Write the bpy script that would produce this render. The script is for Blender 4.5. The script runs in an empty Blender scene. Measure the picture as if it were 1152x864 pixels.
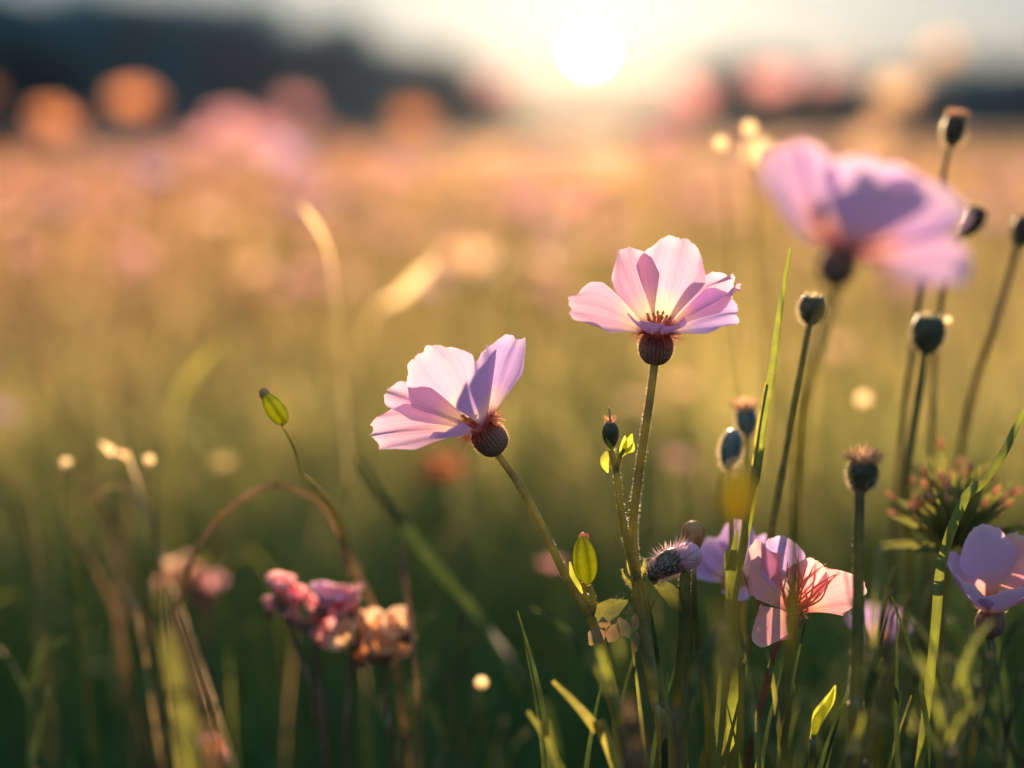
import bpy, math, random
import numpy as np
from mathutils import Vector, Matrix, noise

random.seed(7)
rng = np.random.default_rng(7)
scene = bpy.context.scene
col = scene.collection
R = math.radians

# ------------------------------------------------------------------ camera
LENS, CAM_H, FOCUS, F_PX, HORIZON = 50.0, 0.50, 0.46, 1600.0, 156.0
PITCH = math.atan((432 - HORIZON) / F_PX)
cam_d = bpy.data.cameras.new('camera')
cam = bpy.data.objects.new('camera', cam_d)
col.objects.link(cam)
cam.location = (0, 0, CAM_H)
cam.rotation_euler = (R(90) - PITCH, 0, 0)
cam_d.lens = LENS
cam_d.sensor_width = 36
cam_d.clip_start = 0.01
cam_d.clip_end = 3000
cam_d.dof.use_dof = True
cam_d.dof.focus_distance = FOCUS
cam_d.dof.aperture_fstop = 2.35
scene.camera = cam
C0 = Vector((0, 0, CAM_H))
FWD = Vector((0, math.cos(PITCH), -math.sin(PITCH)))
UP = Vector((0, math.sin(PITCH), math.cos(PITCH)))
RIGHT = Vector((1, 0, 0))

def P(px, py, d):
    """point seen at a photograph position, d metres in front of the lens"""
    return C0 + FWD * d + RIGHT * ((px - 576) / F_PX * d) + UP * ((432 - py) / F_PX * d)

# ------------------------------------------------------------------ sky and sun
sd = (P(663, 57, 1) - C0).normalized()
SUN_EL, SUN_AZ = math.asin(sd.z), math.atan2(sd.x, sd.y)
world = bpy.data.worlds.new('World')
scene.world = world
world.use_nodes = True
wt = world.node_tree
bg = wt.nodes['Background']
sky = wt.nodes.new('ShaderNodeTexSky')
sky.sky_type = 'NISHITA'
sky.sun_disc = False
sky.sun_elevation = SUN_EL
sky.sun_rotation = SUN_AZ
sky.air_density = 1.0
sky.dust_density = 1.5
sky.ozone_density = 3.0
tc = wt.nodes.new('ShaderNodeTexCoord')
dot = wt.nodes.new('ShaderNodeVectorMath'); dot.operation = 'DOT_PRODUCT'
nrm = wt.nodes.new('ShaderNodeVectorMath'); nrm.operation = 'NORMALIZE'
wt.links.new(tc.outputs['Generated'], nrm.inputs[0])
wt.links.new(nrm.outputs[0], dot.inputs[0])
dot.inputs[1].default_value = sd
def wmath(op, a, b=None, c=None):
    n = wt.nodes.new('ShaderNodeMath'); n.operation = op
    for i, v in enumerate((a, b, c)):
        if v is None: continue
        if isinstance(v, (int, float)): n.inputs[i].default_value = v
        else: wt.links.new(v, n.inputs[i])
    return n.outputs[0]
ang = wmath('ARCCOSINE', wmath('MINIMUM', dot.outputs['Value'], 1.0))
def glow(width, strength, color, power=1.0):
    e = wmath('EXPONENT', wmath('MULTIPLY', wmath('POWER', wmath('DIVIDE', ang, R(width)), power), -1.0))
    m = wt.nodes.new('ShaderNodeVectorMath'); m.operation = 'SCALE'
    m.inputs[0].default_value = color
    wt.links.new(wmath('MULTIPLY', e, strength), m.inputs['Scale'])
    return m.outputs[0]
def vadd(a, b):
    n = wt.nodes.new('ShaderNodeVectorMath'); n.operation = 'ADD'
    wt.links.new(a, n.inputs[0]); wt.links.new(b, n.inputs[1])
    return n.outputs[0]
# the aureole of a low sun in damp air, and the sun's own disc
def vscale(v, k):
    m = wt.nodes.new('ShaderNodeVectorMath'); m.operation = 'SCALE'
    if isinstance(v, tuple): m.inputs[0].default_value = v
    else: wt.links.new(v, m.inputs[0])
    if isinstance(k, (int, float)): m.inputs['Scale'].default_value = k
    else: wt.links.new(k, m.inputs['Scale'])
    return m.outputs[0]
sep = wt.nodes.new('ShaderNodeSeparateXYZ'); wt.links.new(nrm.outputs[0], sep.inputs[0])
el = wmath('MAXIMUM', sep.outputs['Z'], 0.0)
acc = vadd(vscale(sky.outputs['Color'], 0.06), glow(7.0, 2.4, (1.0, 0.86, 0.60)))
acc = vadd(acc, glow(24.0, 4.4, (1.0, 0.88, 0.67)))
acc = vadd(acc, vscale((1.75, 2.8, 3.5), wmath('ADD', 0.42, wmath('MULTIPLY', wmath('MINIMUM', el, 0.6), 1.2))))
low = wmath('MINIMUM', wmath('DIVIDE', el, math.sin(R(4.2))), 1.0)
redden = wt.nodes.new('ShaderNodeMix'); redden.data_type = 'RGBA'
redden.inputs[6].default_value = (0.86, 0.56, 0.36, 1); redden.inputs[7].default_value = (1, 1, 1, 1)
wt.links.new(low, redden.inputs[0])
mulv = wt.nodes.new('ShaderNodeVectorMath'); mulv.operation = 'MULTIPLY'
wt.links.new(acc, mulv.inputs[0]); wt.links.new(redden.outputs[2], mulv.inputs[1])
acc = mulv.outputs[0]
disc = wmath('MULTIPLY', wmath('LESS_THAN', ang, R(0.24)), 190.0)
dm = wt.nodes.new('ShaderNodeVectorMath'); dm.operation = 'SCALE'
dm.inputs[0].default_value = (1.0, 0.92, 0.74)
wt.links.new(disc, dm.inputs['Scale'])
acc = vadd(acc, dm.outputs[0])
wt.links.new(acc, bg.inputs['Color'])
bg.inputs['Strength'].default_value = 0.05

sun_d = bpy.data.lights.new('sun', 'SUN')
sun_d.energy = 5.0
sun_d.color = (1.0, 0.70, 0.42)
sun_d.angle = R(0.55)
sun = bpy.data.objects.new('sun', sun_d)
col.objects.link(sun)
sun.rotation_euler = (-sd).to_track_quat('-Z', 'Y').to_euler()
sun.location = (0, 0, 30)

vs = scene.view_settings
scene.display_settings.display_device = 'sRGB'
vs.view_transform = 'Standard'
vs.look = 'None'
vs.gamma = 1
vs.use_curve_mapping = False
vs.exposure = 1.6
cy = scene.cycles
cy.max_bounces = 8
cy.diffuse_bounces = 4
cy.glossy_bounces = 2
cy.transmission_bounces = 6
cy.volume_bounces = 0
cy.sample_clamp_indirect = 4
cy.use_denoising = True
cy.caustics_reflective = False
cy.caustics_refractive = False

# ------------------------------------------------------------------ materials
def new_mat(name):
    m = bpy.data.materials.new(name)
    m.use_nodes = True
    nt = m.node_tree
    nt.nodes.clear()
    out = nt.nodes.new('ShaderNodeOutputMaterial')
    return m, nt, out

class NT:
    """small helper to write node trees compactly"""
    def __init__(s, nt): s.nt = nt
    def n(s, t, **kw):
        x = s.nt.nodes.new(t)
        for k, v in kw.items(): setattr(x, k, v)
        return x
    def l(s, a, b): s.nt.links.new(a, b)
    def math(s, op, a, b=None, clamp=False):
        x = s.n('ShaderNodeMath', operation=op); x.use_clamp = clamp
        for i, v in enumerate((a, b)):
            if v is None: continue
            if isinstance(v, (int, float)): x.inputs[i].default_value = v
            else: s.l(v, x.inputs[i])
        return x.outputs[0]
    def mix(s, fac, a, b, blend='MIX'):
        x = s.n('ShaderNodeMix', data_type='RGBA', blend_type=blend)
        for sock, v in ((x.inputs[0], fac), (x.inputs[6], a), (x.inputs[7], b)):
            if isinstance(v, (int, float)): sock.default_value = v
            elif isinstance(v, tuple): sock.default_value = v if len(v) == 4 else (*v, 1)
            else: s.l(v, sock)
        return x.outputs[2]
    def ramp(s, fac, stops):
        x = s.n('ShaderNodeValToRGB')
        e = x.color_ramp.elements
        while len(e) < len(stops): e.new(0.5)
        for el, (p, c) in zip(e, stops): el.position = p; el.color = (*c, 1)
        s.l(fac, x.inputs[0])
        return x.outputs[0]

def sheet_shader(h, out, diff, trans, tmix, rough=0.45, gloss=0.06, normal=None):
    d = h.n('ShaderNodeBsdfDiffuse'); t = h.n('ShaderNodeBsdfTranslucent'); g = h.n('ShaderNodeBsdfGlossy')
    for node, c in ((d, diff), (t, trans)):
        if isinstance(c, tuple): node.inputs['Color'].default_value = (*c, 1)
        else: h.l(c, node.inputs['Color'])
    g.inputs['Roughness'].default_value = rough
    g.inputs['Color'].default_value = (0.9, 0.9, 0.9, 1)
    if normal is not None:
        for node in (d, t, g): h.l(normal, node.inputs['Normal'])
    m = h.n('ShaderNodeMixShader'); m.inputs[0].default_value = tmix
    h.l(d.outputs[0], m.inputs[1]); h.l(t.outputs[0], m.inputs[2])
    m2 = h.n('ShaderNodeMixShader'); m2.inputs[0].default_value = gloss
    h.l(m.outputs[0], m2.inputs[1]); h.l(g.outputs[0], m2.inputs[2])
    h.l(m2.outputs[0], out.inputs['Surface'])

def leaf_mat(name, base, trans, tmix=0.5, var=0.35, rough=0.4, gloss=0.05, scale=180, stripes=True):
    m, nt, out = new_mat(name); h = NT(nt)
    co = h.n('ShaderNodeTexCoord')
    nz = h.n('ShaderNodeTexNoise'); nz.inputs['Scale'].default_value = scale; nz.inputs['Detail'].default_value = 4
    h.l(co.outputs['Object'], nz.inputs['Vector'])
    lo = tuple(c * (1 - var) for c in base); hi = tuple(min(1, c * (1 + var)) for c in base)
    lo2 = tuple(c * (1 - var) for c in trans); hi2 = tuple(min(1, c * (1 + var)) for c in trans)
    d = h.ramp(nz.outputs['Fac'], ((0.3, lo), (0.7, hi)))
    t = h.ramp(nz.outputs['Fac'], ((0.3, lo2), (0.7, hi2)))
    if stripes:
        uv = h.n('ShaderNodeUVMap'); sp = h.n('ShaderNodeSeparateXYZ'); h.l(uv.outputs[0], sp.inputs[0])
        st = h.math('ABSOLUTE', h.math('SINE', h.math('MULTIPLY', sp.outputs[0], 22.0)))
        st = h.math('MULTIPLY', st, 0.35)
        d = h.mix(st, d, (*lo, 1)); t = h.mix(st, t, (*lo2, 1))
    sheet_shader(h, out, d, t, tmix, rough, gloss)
    return m

def petal_mat(name, body, edge, base, glow_c, trans_gain=1.0, tmix=0.46, vein=0.42):
    """body of the petal, paler rim, coloured claw at the base and a pale yellow zone above the claw; veins along its length"""
    m, nt, out = new_mat(name); h = NT(nt)
    uv = h.n('ShaderNodeUVMap'); sp = h.n('ShaderNodeSeparateXYZ'); h.l(uv.outputs[0], sp.inputs[0])
    u, v = sp.outputs[0], sp.outputs[1]
    co = h.n('ShaderNodeTexCoord')
    nz = h.n('ShaderNodeTexNoise'); nz.inputs['Scale'].default_value = 260; nz.inputs['Detail'].default_value = 5
    h.l(co.outputs['Object'], nz.inputs['Vector'])
    vv = h.math('ADD', v, h.math('MULTIPLY', h.math('SUBTRACT', nz.outputs['Fac'], 0.5), 0.12))
    c = h.ramp(vv, ((0.0, base), (0.13, tuple(0.75 * a + 0.25 * b for a, b in zip(base, glow_c))),
                    (0.24, glow_c), (0.48, body), (0.86, body), (1.0, edge)))
    # veins: thin lines of constant u that fan out with the petal, wobbling a little
    wob = h.math('MULTIPLY', h.math('SUBTRACT', nz.outputs['Fac'], 0.5), 0.05)
    uu = h.math('ADD', u, wob)
    ln = h.math('POWER', h.math('ABSOLUTE', h.math('SINE', h.math('MULTIPLY', uu, 30.0))), 14.0)
    fine = h.math('POWER', h.math('ABSOLUTE', h.math('SINE', h.math('MULTIPLY', uu, 75.0))), 5.0)
    fade = h.math('SUBTRACT', 1.08, v, clamp=True)
    k = h.math('MULTIPLY', h.math('ADD', h.math('MULTIPLY', ln, 0.8), h.math('MULTIPLY', fine, 0.3)), h.math('MULTIPLY', fade, vein), clamp=True)
    vc = tuple(0.55 * a + 0.45 * b for a, b in zip(body, base))
    c = h.mix(k, c, (*vc, 1))
    mott = h.math('MULTIPLY', h.math('SUBTRACT', nz.outputs['Fac'], 0.35, clamp=True), 0.35)
    c = h.mix(mott, c, (*edge, 1))
    bump = h.n('ShaderNodeBump'); bump.inputs['Strength'].default_value = 0.15; bump.inputs['Distance'].default_value = 0.0004
    h.l(h.math('ADD', fine, ln), bump.inputs['Height'])
    sheet_shader(h, out, c, c, tmix, 0.5, 0.03, bump.outputs[0])
    return m

def solid_mat(name, a, b, scale=300, rough=0.6, stripes=0, sub=0.0, spec=0.3):
    """two-tone mottled, optionally ribbed round its axis"""
    m, nt, out = new_mat(name); h = NT(nt)
    co = h.n('ShaderNodeTexCoord')
    nz = h.n('ShaderNodeTexNoise'); nz.inputs['Scale'].default_value = scale; nz.inputs['Detail'].default_value = 5
    h.l(co.outputs['Object'], nz.inputs['Vector'])
    f = nz.outputs['Fac']
    if stripes:
        uv = h.n('ShaderNodeUVMap'); sp = h.n('ShaderNodeSeparateXYZ'); h.l(uv.outputs[0], sp.inputs[0])
        s = h.math('ABSOLUTE', h.math('SINE', h.math('MULTIPLY', sp.outputs[0], stripes * math.pi)))
        f = h.math('ADD', h.math('MULTIPLY', f, 0.5), h.math('MULTIPLY', s, 0.45))
    c = h.ramp(f, ((0.3, a), (0.72, b)))
    p = h.n('ShaderNodeBsdfPrincipled')
    h.l(c, p.inputs['Base Color'])
    p.inputs['Roughness'].default_value = rough
    p.inputs['Specular IOR Level'].default_value = spec
    bp = h.n('ShaderNodeBump'); bp.inputs['Strength'].default_value = 0.35; bp.inputs['Distance'].default_value = 0.0003
    h.l(f, bp.inputs['Height']); h.l(bp.outputs[0], p.inputs['Normal'])
    if sub:
        t = h.n('ShaderNodeBsdfTranslucent'); h.l(c, t.inputs['Color'])
        mx = h.n('ShaderNodeMixShader'); mx.inputs[0].default_value = sub
        h.l(p.outputs[0], mx.inputs[1]); h.l(t.outputs[0], mx.inputs[2]); h.l(mx.outputs[0], out.inputs['Surface'])
    else:
        h.l(p.outputs[0], out.inputs['Surface'])
    return m

M = {}
M['stem'] = leaf_mat('stem_green', (0.24, 0.22, 0.05), (0.42, 0.38, 0.07), 0.5, 0.4, 0.45, 0.06)
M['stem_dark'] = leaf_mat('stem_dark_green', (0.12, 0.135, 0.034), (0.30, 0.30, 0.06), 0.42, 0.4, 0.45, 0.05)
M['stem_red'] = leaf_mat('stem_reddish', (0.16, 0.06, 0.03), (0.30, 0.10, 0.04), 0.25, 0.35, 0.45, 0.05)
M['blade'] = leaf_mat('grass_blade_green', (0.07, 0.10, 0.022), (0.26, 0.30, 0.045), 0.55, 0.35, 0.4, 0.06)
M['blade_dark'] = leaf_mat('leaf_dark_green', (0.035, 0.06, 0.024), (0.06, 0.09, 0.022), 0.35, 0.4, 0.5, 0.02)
M['lime'] = leaf_mat('leaf_yellow_green', (0.22, 0.25, 0.025), (0.55, 0.58, 0.06), 0.6, 0.3, 0.4, 0.05)
M['straw'] = leaf_mat('dry_straw', (0.34, 0.23, 0.11), (0.50, 0.33, 0.14), 0.35, 0.35, 0.5, 0.05)
M['brown'] = leaf_mat('dry_brown_stem', (0.15, 0.10, 0.05), (0.20, 0.12, 0.055), 0.25, 0.4, 0.5, 0.05)
M['hair'] = leaf_mat('plant_hairs', (0.6, 0.52, 0.36), (0.8, 0.66, 0.42), 0.6, 0.1, 0.4, 0.05, stripes=False)
M['hair_red'] = leaf_mat('red_hairs', (0.72, 0.32, 0.22), (0.90, 0.46, 0.28), 0.6, 0.2, 0.4, 0.05, stripes=False)
M['hair_crimson'] = leaf_mat('crimson_hairs', (0.50, 0.13, 0.11), (0.75, 0.22, 0.16), 0.55, 0.3, 0.4, 0.04, stripes=False)
M['calyx'] = solid_mat('calyx_purple_brown', (0.15, 0.07, 0.06), (0.30, 0.16, 0.12), 700, 0.65, 26)
M['bud_dark'] = solid_mat('bud_dark_green', (0.022, 0.032, 0.018), (0.05, 0.06, 0.03), 400, 0.45, 17, spec=0.5)
M['bud_brown'] = solid_mat('bud_dark_brown', (0.032, 0.018, 0.013), (0.07, 0.038, 0.025), 400, 0.45, 17, spec=0.5)
M['bud_blue'] = solid_mat('bud_blue_green', (0.035, 0.10, 0.13), (0.10, 0.20, 0.22), 400, 0.4, 5, spec=0.5)
M['bud_lime'] = solid_mat('bud_lime', (0.30, 0.34, 0.02), (0.62, 0.62, 0.06), 500, 0.45, 5, sub=0.72)
M['bud_gold'] = solid_mat('bud_golden', (0.42, 0.33, 0.04), (0.66, 0.55, 0.10), 500, 0.5, 5, sub=0.6)
M['fluff'] = leaf_mat('peach_fluff', (0.62, 0.38, 0.25), (0.85, 0.52, 0.32), 0.6, 0.15, 0.5, 0.02, stripes=False)
M['petal'] = petal_mat('petal_pink', (0.80, 0.47, 0.68), (0.87, 0.58, 0.74), (0.36, 0.03, 0.10), (0.93, 0.76, 0.52))
M['petal_b'] = petal_mat('petal_lilac_and_shade', (0.60, 0.40, 0.84), (0.78, 0.58, 0.86), (0.34, 0.03, 0.14), (0.92, 0.70, 0.60))  # lilac flower's own colour; on the pink flowers it paints shade
M['petal_c'] = petal_mat('petal_violet', (0.70, 0.46, 0.78), (0.86, 0.60, 0.78), (0.25, 0.04, 0.05), (0.85, 0.42, 0.32))  # salmon base zone paints the sunlit glow at the flower's centre
M['petal_e'] = petal_mat('petal_rose', (0.90, 0.42, 0.48), (0.93, 0.58, 0.56), (0.60, 0.14, 0.12), (0.92, 0.50, 0.38), tmix=0.6)
M['petal_orange'] = petal_mat('petal_orange', (0.74, 0.31, 0.15), (0.78, 0.37, 0.20), (0.4, 0.10, 0.03), (0.76, 0.36, 0.16), tmix=0.6, vein=0.3)
M['petal_cream'] = petal_mat('petal_cream', (0.85, 0.54, 0.35), (0.88, 0.62, 0.44), (0.5, 0.3, 0.1), (0.85, 0.6, 0.3), tmix=0.6, vein=0.3)
M['petal_far'] = petal_mat('petal_meadow_pink', (0.78, 0.38, 0.46), (0.85, 0.5, 0.55), (0.4, 0.08, 0.08), (0.85, 0.5, 0.4), vein=0.3)
M['petal_yellow'] = petal_mat('petal_yellow', (0.66, 0.50, 0.19), (0.70, 0.55, 0.26), (0.5, 0.25, 0.06), (0.66, 0.48, 0.15), vein=0.3)
M['anther'] = solid_mat('anther_yellow', (0.5, 0.26, 0.03), (0.85, 0.6, 0.10), 900, 0.6, 0, sub=0.4)
M['bark'] = solid_mat('bark', (0.03, 0.022, 0.016), (0.10, 0.075, 0.05), 6, 0.85)
M['crown'] = leaf_mat('tree_leaves_haze_blue', (0.022, 0.23, 0.31), (0.045, 0.23, 0.26), 0.2, 0.45, 0.5, 0.03, scale=3, stripes=False)  # blue of the distant haze painted into the leaf colour
M['crown2'] = leaf_mat('tree_leaves_pale_haze_blue', (0.06, 0.24, 0.30), (0.08, 0.24, 0.26), 0.3, 0.45, 0.5, 0.03, scale=3, stripes=False)  # paler leaves, far haze painted in as blue
M['pale_glint'] = leaf_mat('glint_sheet', (0.8, 0.6, 0.38), (0.95, 0.72, 0.42), 0.75, 0.05, 0.4, 0.05, stripes=False)  # pale translucent sheet for added glint cups and the palest blades
def dew_mat():
    m, nt, out = new_mat('dew'); h = NT(nt)
    p = h.n('ShaderNodeBsdfPrincipled')
    p.inputs['Base Color'].default_value = (0.85, 0.85, 0.82, 1)
    p.inputs['Roughness'].default_value = 0.18
    p.inputs['Specular IOR Level'].default_value = 1.0
    t = h.n('ShaderNodeBsdfTranslucent'); t.inputs['Color'].default_value = (0.95, 0.9, 0.8, 1)
    mx = h.n('ShaderNodeMixShader'); mx.inputs[0].default_value = 0.6
    h.l(p.outputs[0], mx.inputs[1]); h.l(t.outputs[0], mx.inputs[2]); h.l(mx.outputs[0], out.inputs['Surface'])
    return m
M['dew'] = dew_mat()

# ------------------------------------------------------------------ mesh helpers
class MB:
    def __init__(s): s.v, s.f, s.uv, s.mi = [], [], [], []
    def face(s, idx, uvs, mi=0):
        s.f.append(idx); s.uv.append(uvs); s.mi.append(mi)
    def grid(s, pts, uvs, nu, nv, mi=0, wrap=False):
        """pts listed v-major: nv rows of nu"""
        o = len(s.v); s.v.extend(pts)
        for j in range(nv - 1):
            for i in range(nu if wrap else nu - 1):
                i2 = (i + 1) % nu
                a, b, c, d = o + j*nu + i, o + j*nu + i2, o + (j+1)*nu + i2, o + (j+1)*nu + i
                ua, ub, uc, ud = uvs[j*nu+i], uvs[j*nu+i2], uvs[(j+1)*nu+i2], uvs[(j+1)*nu+i]
                if wrap and i2 == 0:
                    ub = (1.0, ub[1]); uc = (1.0, uc[1])
                s.face((a, b, c, d), (ua, ub, uc, ud), mi)

def catmull(pts, n):
    pts = [Vector(p) for p in pts]
    if len(pts) == 2: return [pts[0].lerp(pts[1], i / n) for i in range(n + 1)]
    ext = [pts[0]*2 - pts[1]] + pts + [pts[-1]*2 - pts[-2]]
    segs = len(pts) - 1
    out = []
    for k in range(n + 1):
        t = k / n * segs
        i = min(int(t), segs - 1); t -= i
        a, b, c, d = ext[i], ext[i+1], ext[i+2], ext[i+3]
        out.append(0.5*((2*b) + (c-a)*t + (2*a-5*b+4*c-d)*t*t + (3*b-a-3*c+d)*t**3))
    return out

def frames(path):
    fr = []
    t = (path[1]-path[0]).normalized()
    ref = Vector((0, 1, 0)) if abs(t.y) < 0.9 else Vector((1, 0, 0))
    x = (ref - t*ref.dot(t)).normalized()
    for i in range(len(path)):
        t = (path[min(i+1, len(path)-1)] - path[max(i-1, 0)])
        t = t.normalized() if t.length > 1e-9 else Vector((0, 0, 1))
        x = (x - t*x.dot(t))
        x = x.normalized() if x.length > 1e-6 else t.orthogonal().normalized()
        fr.append((t, x, t.cross(x)))
    return fr

def interp(tab, t):
    if not isinstance(tab, (list, tuple)): return tab
    k = t * (len(tab) - 1); i = min(int(k), len(tab) - 2); k -= i
    return tab[i]*(1-k) + tab[i+1]*k

def tube(mb, pts, rad, n=24, sides=8, mi=0, lump=0.0):
    path = catmull(pts, n); fr = frames(path)
    V, U = [], []
    for j, (p, (t, x, y)) in enumerate(zip(path, fr)):
        r0 = interp(rad, j / n)
        for i in range(sides):
            a = 2*math.pi*i/sides
            r = r0*(1 + lump*noise.noise(p*320 + Vector((i*3.1, 0, 0))))
            V.append(p + (x*math.cos(a) + y*math.sin(a))*r)
            U.append((i/sides, j/n))
    mb.grid(V, U, sides, n+1, mi, True)
    return path, fr

def fuzz(mb, path, fr, rad, count, length, mi, t0=0.0, t1=1.0, w=0.00012):
    for _ in range(count):
        t = random.uniform(t0, t1); k = t*(len(path)-1); i = min(int(k), len(path)-2); f = k-i
        p = path[i].lerp(path[i+1], f); T, x, y = fr[i]
        a = random.uniform(0, 6.283)
        d = x*math.cos(a) + y*math.sin(a)
        r = interp(rad, t)
        hd = (d + T*random.uniform(-0.3, 0.5)).normalized()
        L = length*random.uniform(0.5, 1.2)
        b = p + d*r*0.9
        s = hd.cross(T).normalized()*w
        o = len(mb.v); mb.v.extend([b-s, b+s, b+hd*L])
        mb.face((o, o+1, o+2), ((0, 0), (1, 0), (0.5, 1)), mi)

def ribbon(mb, pts, width, n=24, mi=0, side=None, fold=0.25, twist=0.0, flip=0.0):
    """a grass blade or leaf: five points across, folded along its midrib"""
    path = catmull(pts, n); fr = frames(path)
    V, U = [], []
    for j, (p, (t, x, y)) in enumerate(zip(path, fr)):
        s = side if side is not None else Vector((1, 0, 0))
        s = (s - t*s.dot(t)); s = s.normalized() if s.length > 1e-5 else x
        nrm = t.cross(s)
        a = flip + twist*j/n
        s2 = s*math.cos(a) + nrm*math.sin(a); n2 = nrm*math.cos(a) - s*math.sin(a)
        w = interp(width, j/n)/2
        for i in range(5):
            u = i/2 - 1
            V.append(p + s2*(u*w) + n2*(abs(u)*w*fold))
            U.append((i/4, j/n))
    mb.grid(V, U, 5, n+1, mi)
    return path, fr

def axes(axis):
    z = Vector(axis).normalized()
    x = Vector((1, 0, 0)); x = x - z*x.dot(z)
    x = x.normalized() if x.length > 1e-4 else Vector((0, 1, 0))
    return x, z.cross(x), z      # x right, y away from the camera, z along

def lathe(mb, centre, axis, prof, sides=20, mi=0, ribs=0, ribamp=0.0):
    """prof: list of (radius, height along axis)"""
    x, y, z = axes(axis); c = Vector(centre)
    V, U = [], []
    for j, (r, hgt) in enumerate(prof):
        for i in range(sides):
            a = 2*math.pi*i/sides
            rr = r*(1 + ribamp*math.cos(ribs*a))
            V.append(c + (x*math.cos(a) + y*math.sin(a))*rr + z*hgt); U.append((i/sides, j/(len(prof)-1)))
    mb.grid(V, U, sides, len(prof), mi, True)

def egg(mb, centre, axis, r, length, mi=0, sides=16, n=12, skew=0.0, ribs=0, ribamp=0.0, blunt=1.0):
    prof = []
    for k in range(n+1):
        a = math.pi*k/n
        hgt = -math.cos(a)*length/2
        rr = r*max(math.sin(a), 0.0)**blunt*(1 + skew*math.cos(a))
        prof.append((max(rr, 1e-6), hgt))
    lathe(mb, centre, axis, prof, sides, mi, ribs, ribamp)

def petal(mb, centre, axis, az, th0, th1, L, W, cup=0.25, ruffle=0.05, notch=0.05, seed=0, nu=25, nv=22, r0=0.0015, mi=0,
          roundness=0.28, skew=0.0, roll=0.0, wbase=0.14, curl=0.0):
    x, y, z = axes(axis); c = Vector(centre)
    a = R(az); rad = x*math.cos(a) + y*math.sin(a); tan = z.cross(rad)
    V, U = [], []
    r, hz = r0, 0.0
    steps = nv - 1
    pos = []
    for j in range(nv):
        v = j/steps
        th = R(th0 + (th1-th0)*v + curl*max(0, v-0.6)**2*6)
        pos.append((r, hz, th))
        r += math.sin(th)*L/steps; hz += math.cos(th)*L/steps
    for j in range(nv):
        v = j/steps; r, hz, th = pos[j]
        d = rad*math.sin(th) + z*math.cos(th)
        nin = z*math.sin(th) - rad*math.cos(th)      # faces the flower's axis
        s = min(v/0.72, 1.0); s = s*s*(3-2*s)*0.5 + s*0.5
        w = W/2*(wbase + (1-wbase)*s)*(1 - 0.10*max(0, v-0.72)/0.28)
        for i in range(nu):
            u = 2*i/(nu-1) - 1
            nz1 = noise.noise(Vector((u*2.2 + seed*7.3, v*1.5, seed)))
            nz2 = noise.noise(Vector((u*5.0 + seed*3.1, 2.0, seed*1.7))) + 0.5*noise.noise(Vector((u*13.0 + seed*5.1, 4.0, seed*2.7)))
            back = -L*roundness*(abs(u)**2.4)*v**3 + L*notch*0.75*nz2*v**5 - L*notch*0.6*math.exp(-(u*5)**2)*v**8
            nd = cup*w*u*u + ruffle*L*nz1*v*v + ruffle*0.25*L*math.sin(u*9+seed)*v**3 + roll*w*u
            p = c + rad*r + z*hz + d*back + tan*(u*w*(1+0.06*nz1)) + tan*(skew*L*v*v) + nin*nd
            V.append(p); U.append((i/(nu-1), v))
    mb.grid(V, U, nu, nv, mi)

def build(name, mb, mats, parent=None, smooth=True):
    me = bpy.data.meshes.new(name)
    org = Vector((0, 0, 0)); q = parent
    while q is not None: org = org + q.location; q = q.parent
    me.from_pydata([tuple(Vector(p) - org) for p in mb.v], [], mb.f)
    uvl = me.uv_layers.new(name='UVMap')
    flat = [c for f in mb.uv for uvc in f for c in uvc]
    uvl.data.foreach_set('uv', flat)
    for m in (mats if isinstance(mats, (list, tuple)) else [mats]): me.materials.append(m)
    me.polygons.foreach_set('material_index', mb.mi)
    if smooth: me.polygons.foreach_set('use_smooth', [True]*len(me.polygons))
    me.update()
    o = bpy.data.objects.new(name, me)
    col.objects.link(o)
    if parent is not None: o.parent = parent
    return o

def tag(o, label=None, cat=None, group=None, kind=None):
    for k, v in (('label', label), ('category', cat), ('group', group), ('kind', kind)):
        if v: o[k] = v
    return o

def thing(name, label, cat, loc, group=None):
    o = bpy.data.objects.new(name, None)
    o.empty_display_size = 0.02
    o.location = loc
    col.objects.link(o)
    return tag(o, label, cat, group)

def to_ground(pts):
    """carry a stem on down to the soil from its last point"""
    pts = [Vector(p) for p in pts]
    a, b = pts[-2], pts[-1]
    d = (b - a).normalized()
    h = b.z
    if h > 0.02:
        m = b + Vector((d.x*h*0.35, d.y*h*0.2 + 0.01, -h*0.5))
        e = Vector((m.x + d.x*h*0.08, m.y + 0.004, -0.004))
        pts += [m, e]
    return pts

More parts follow.
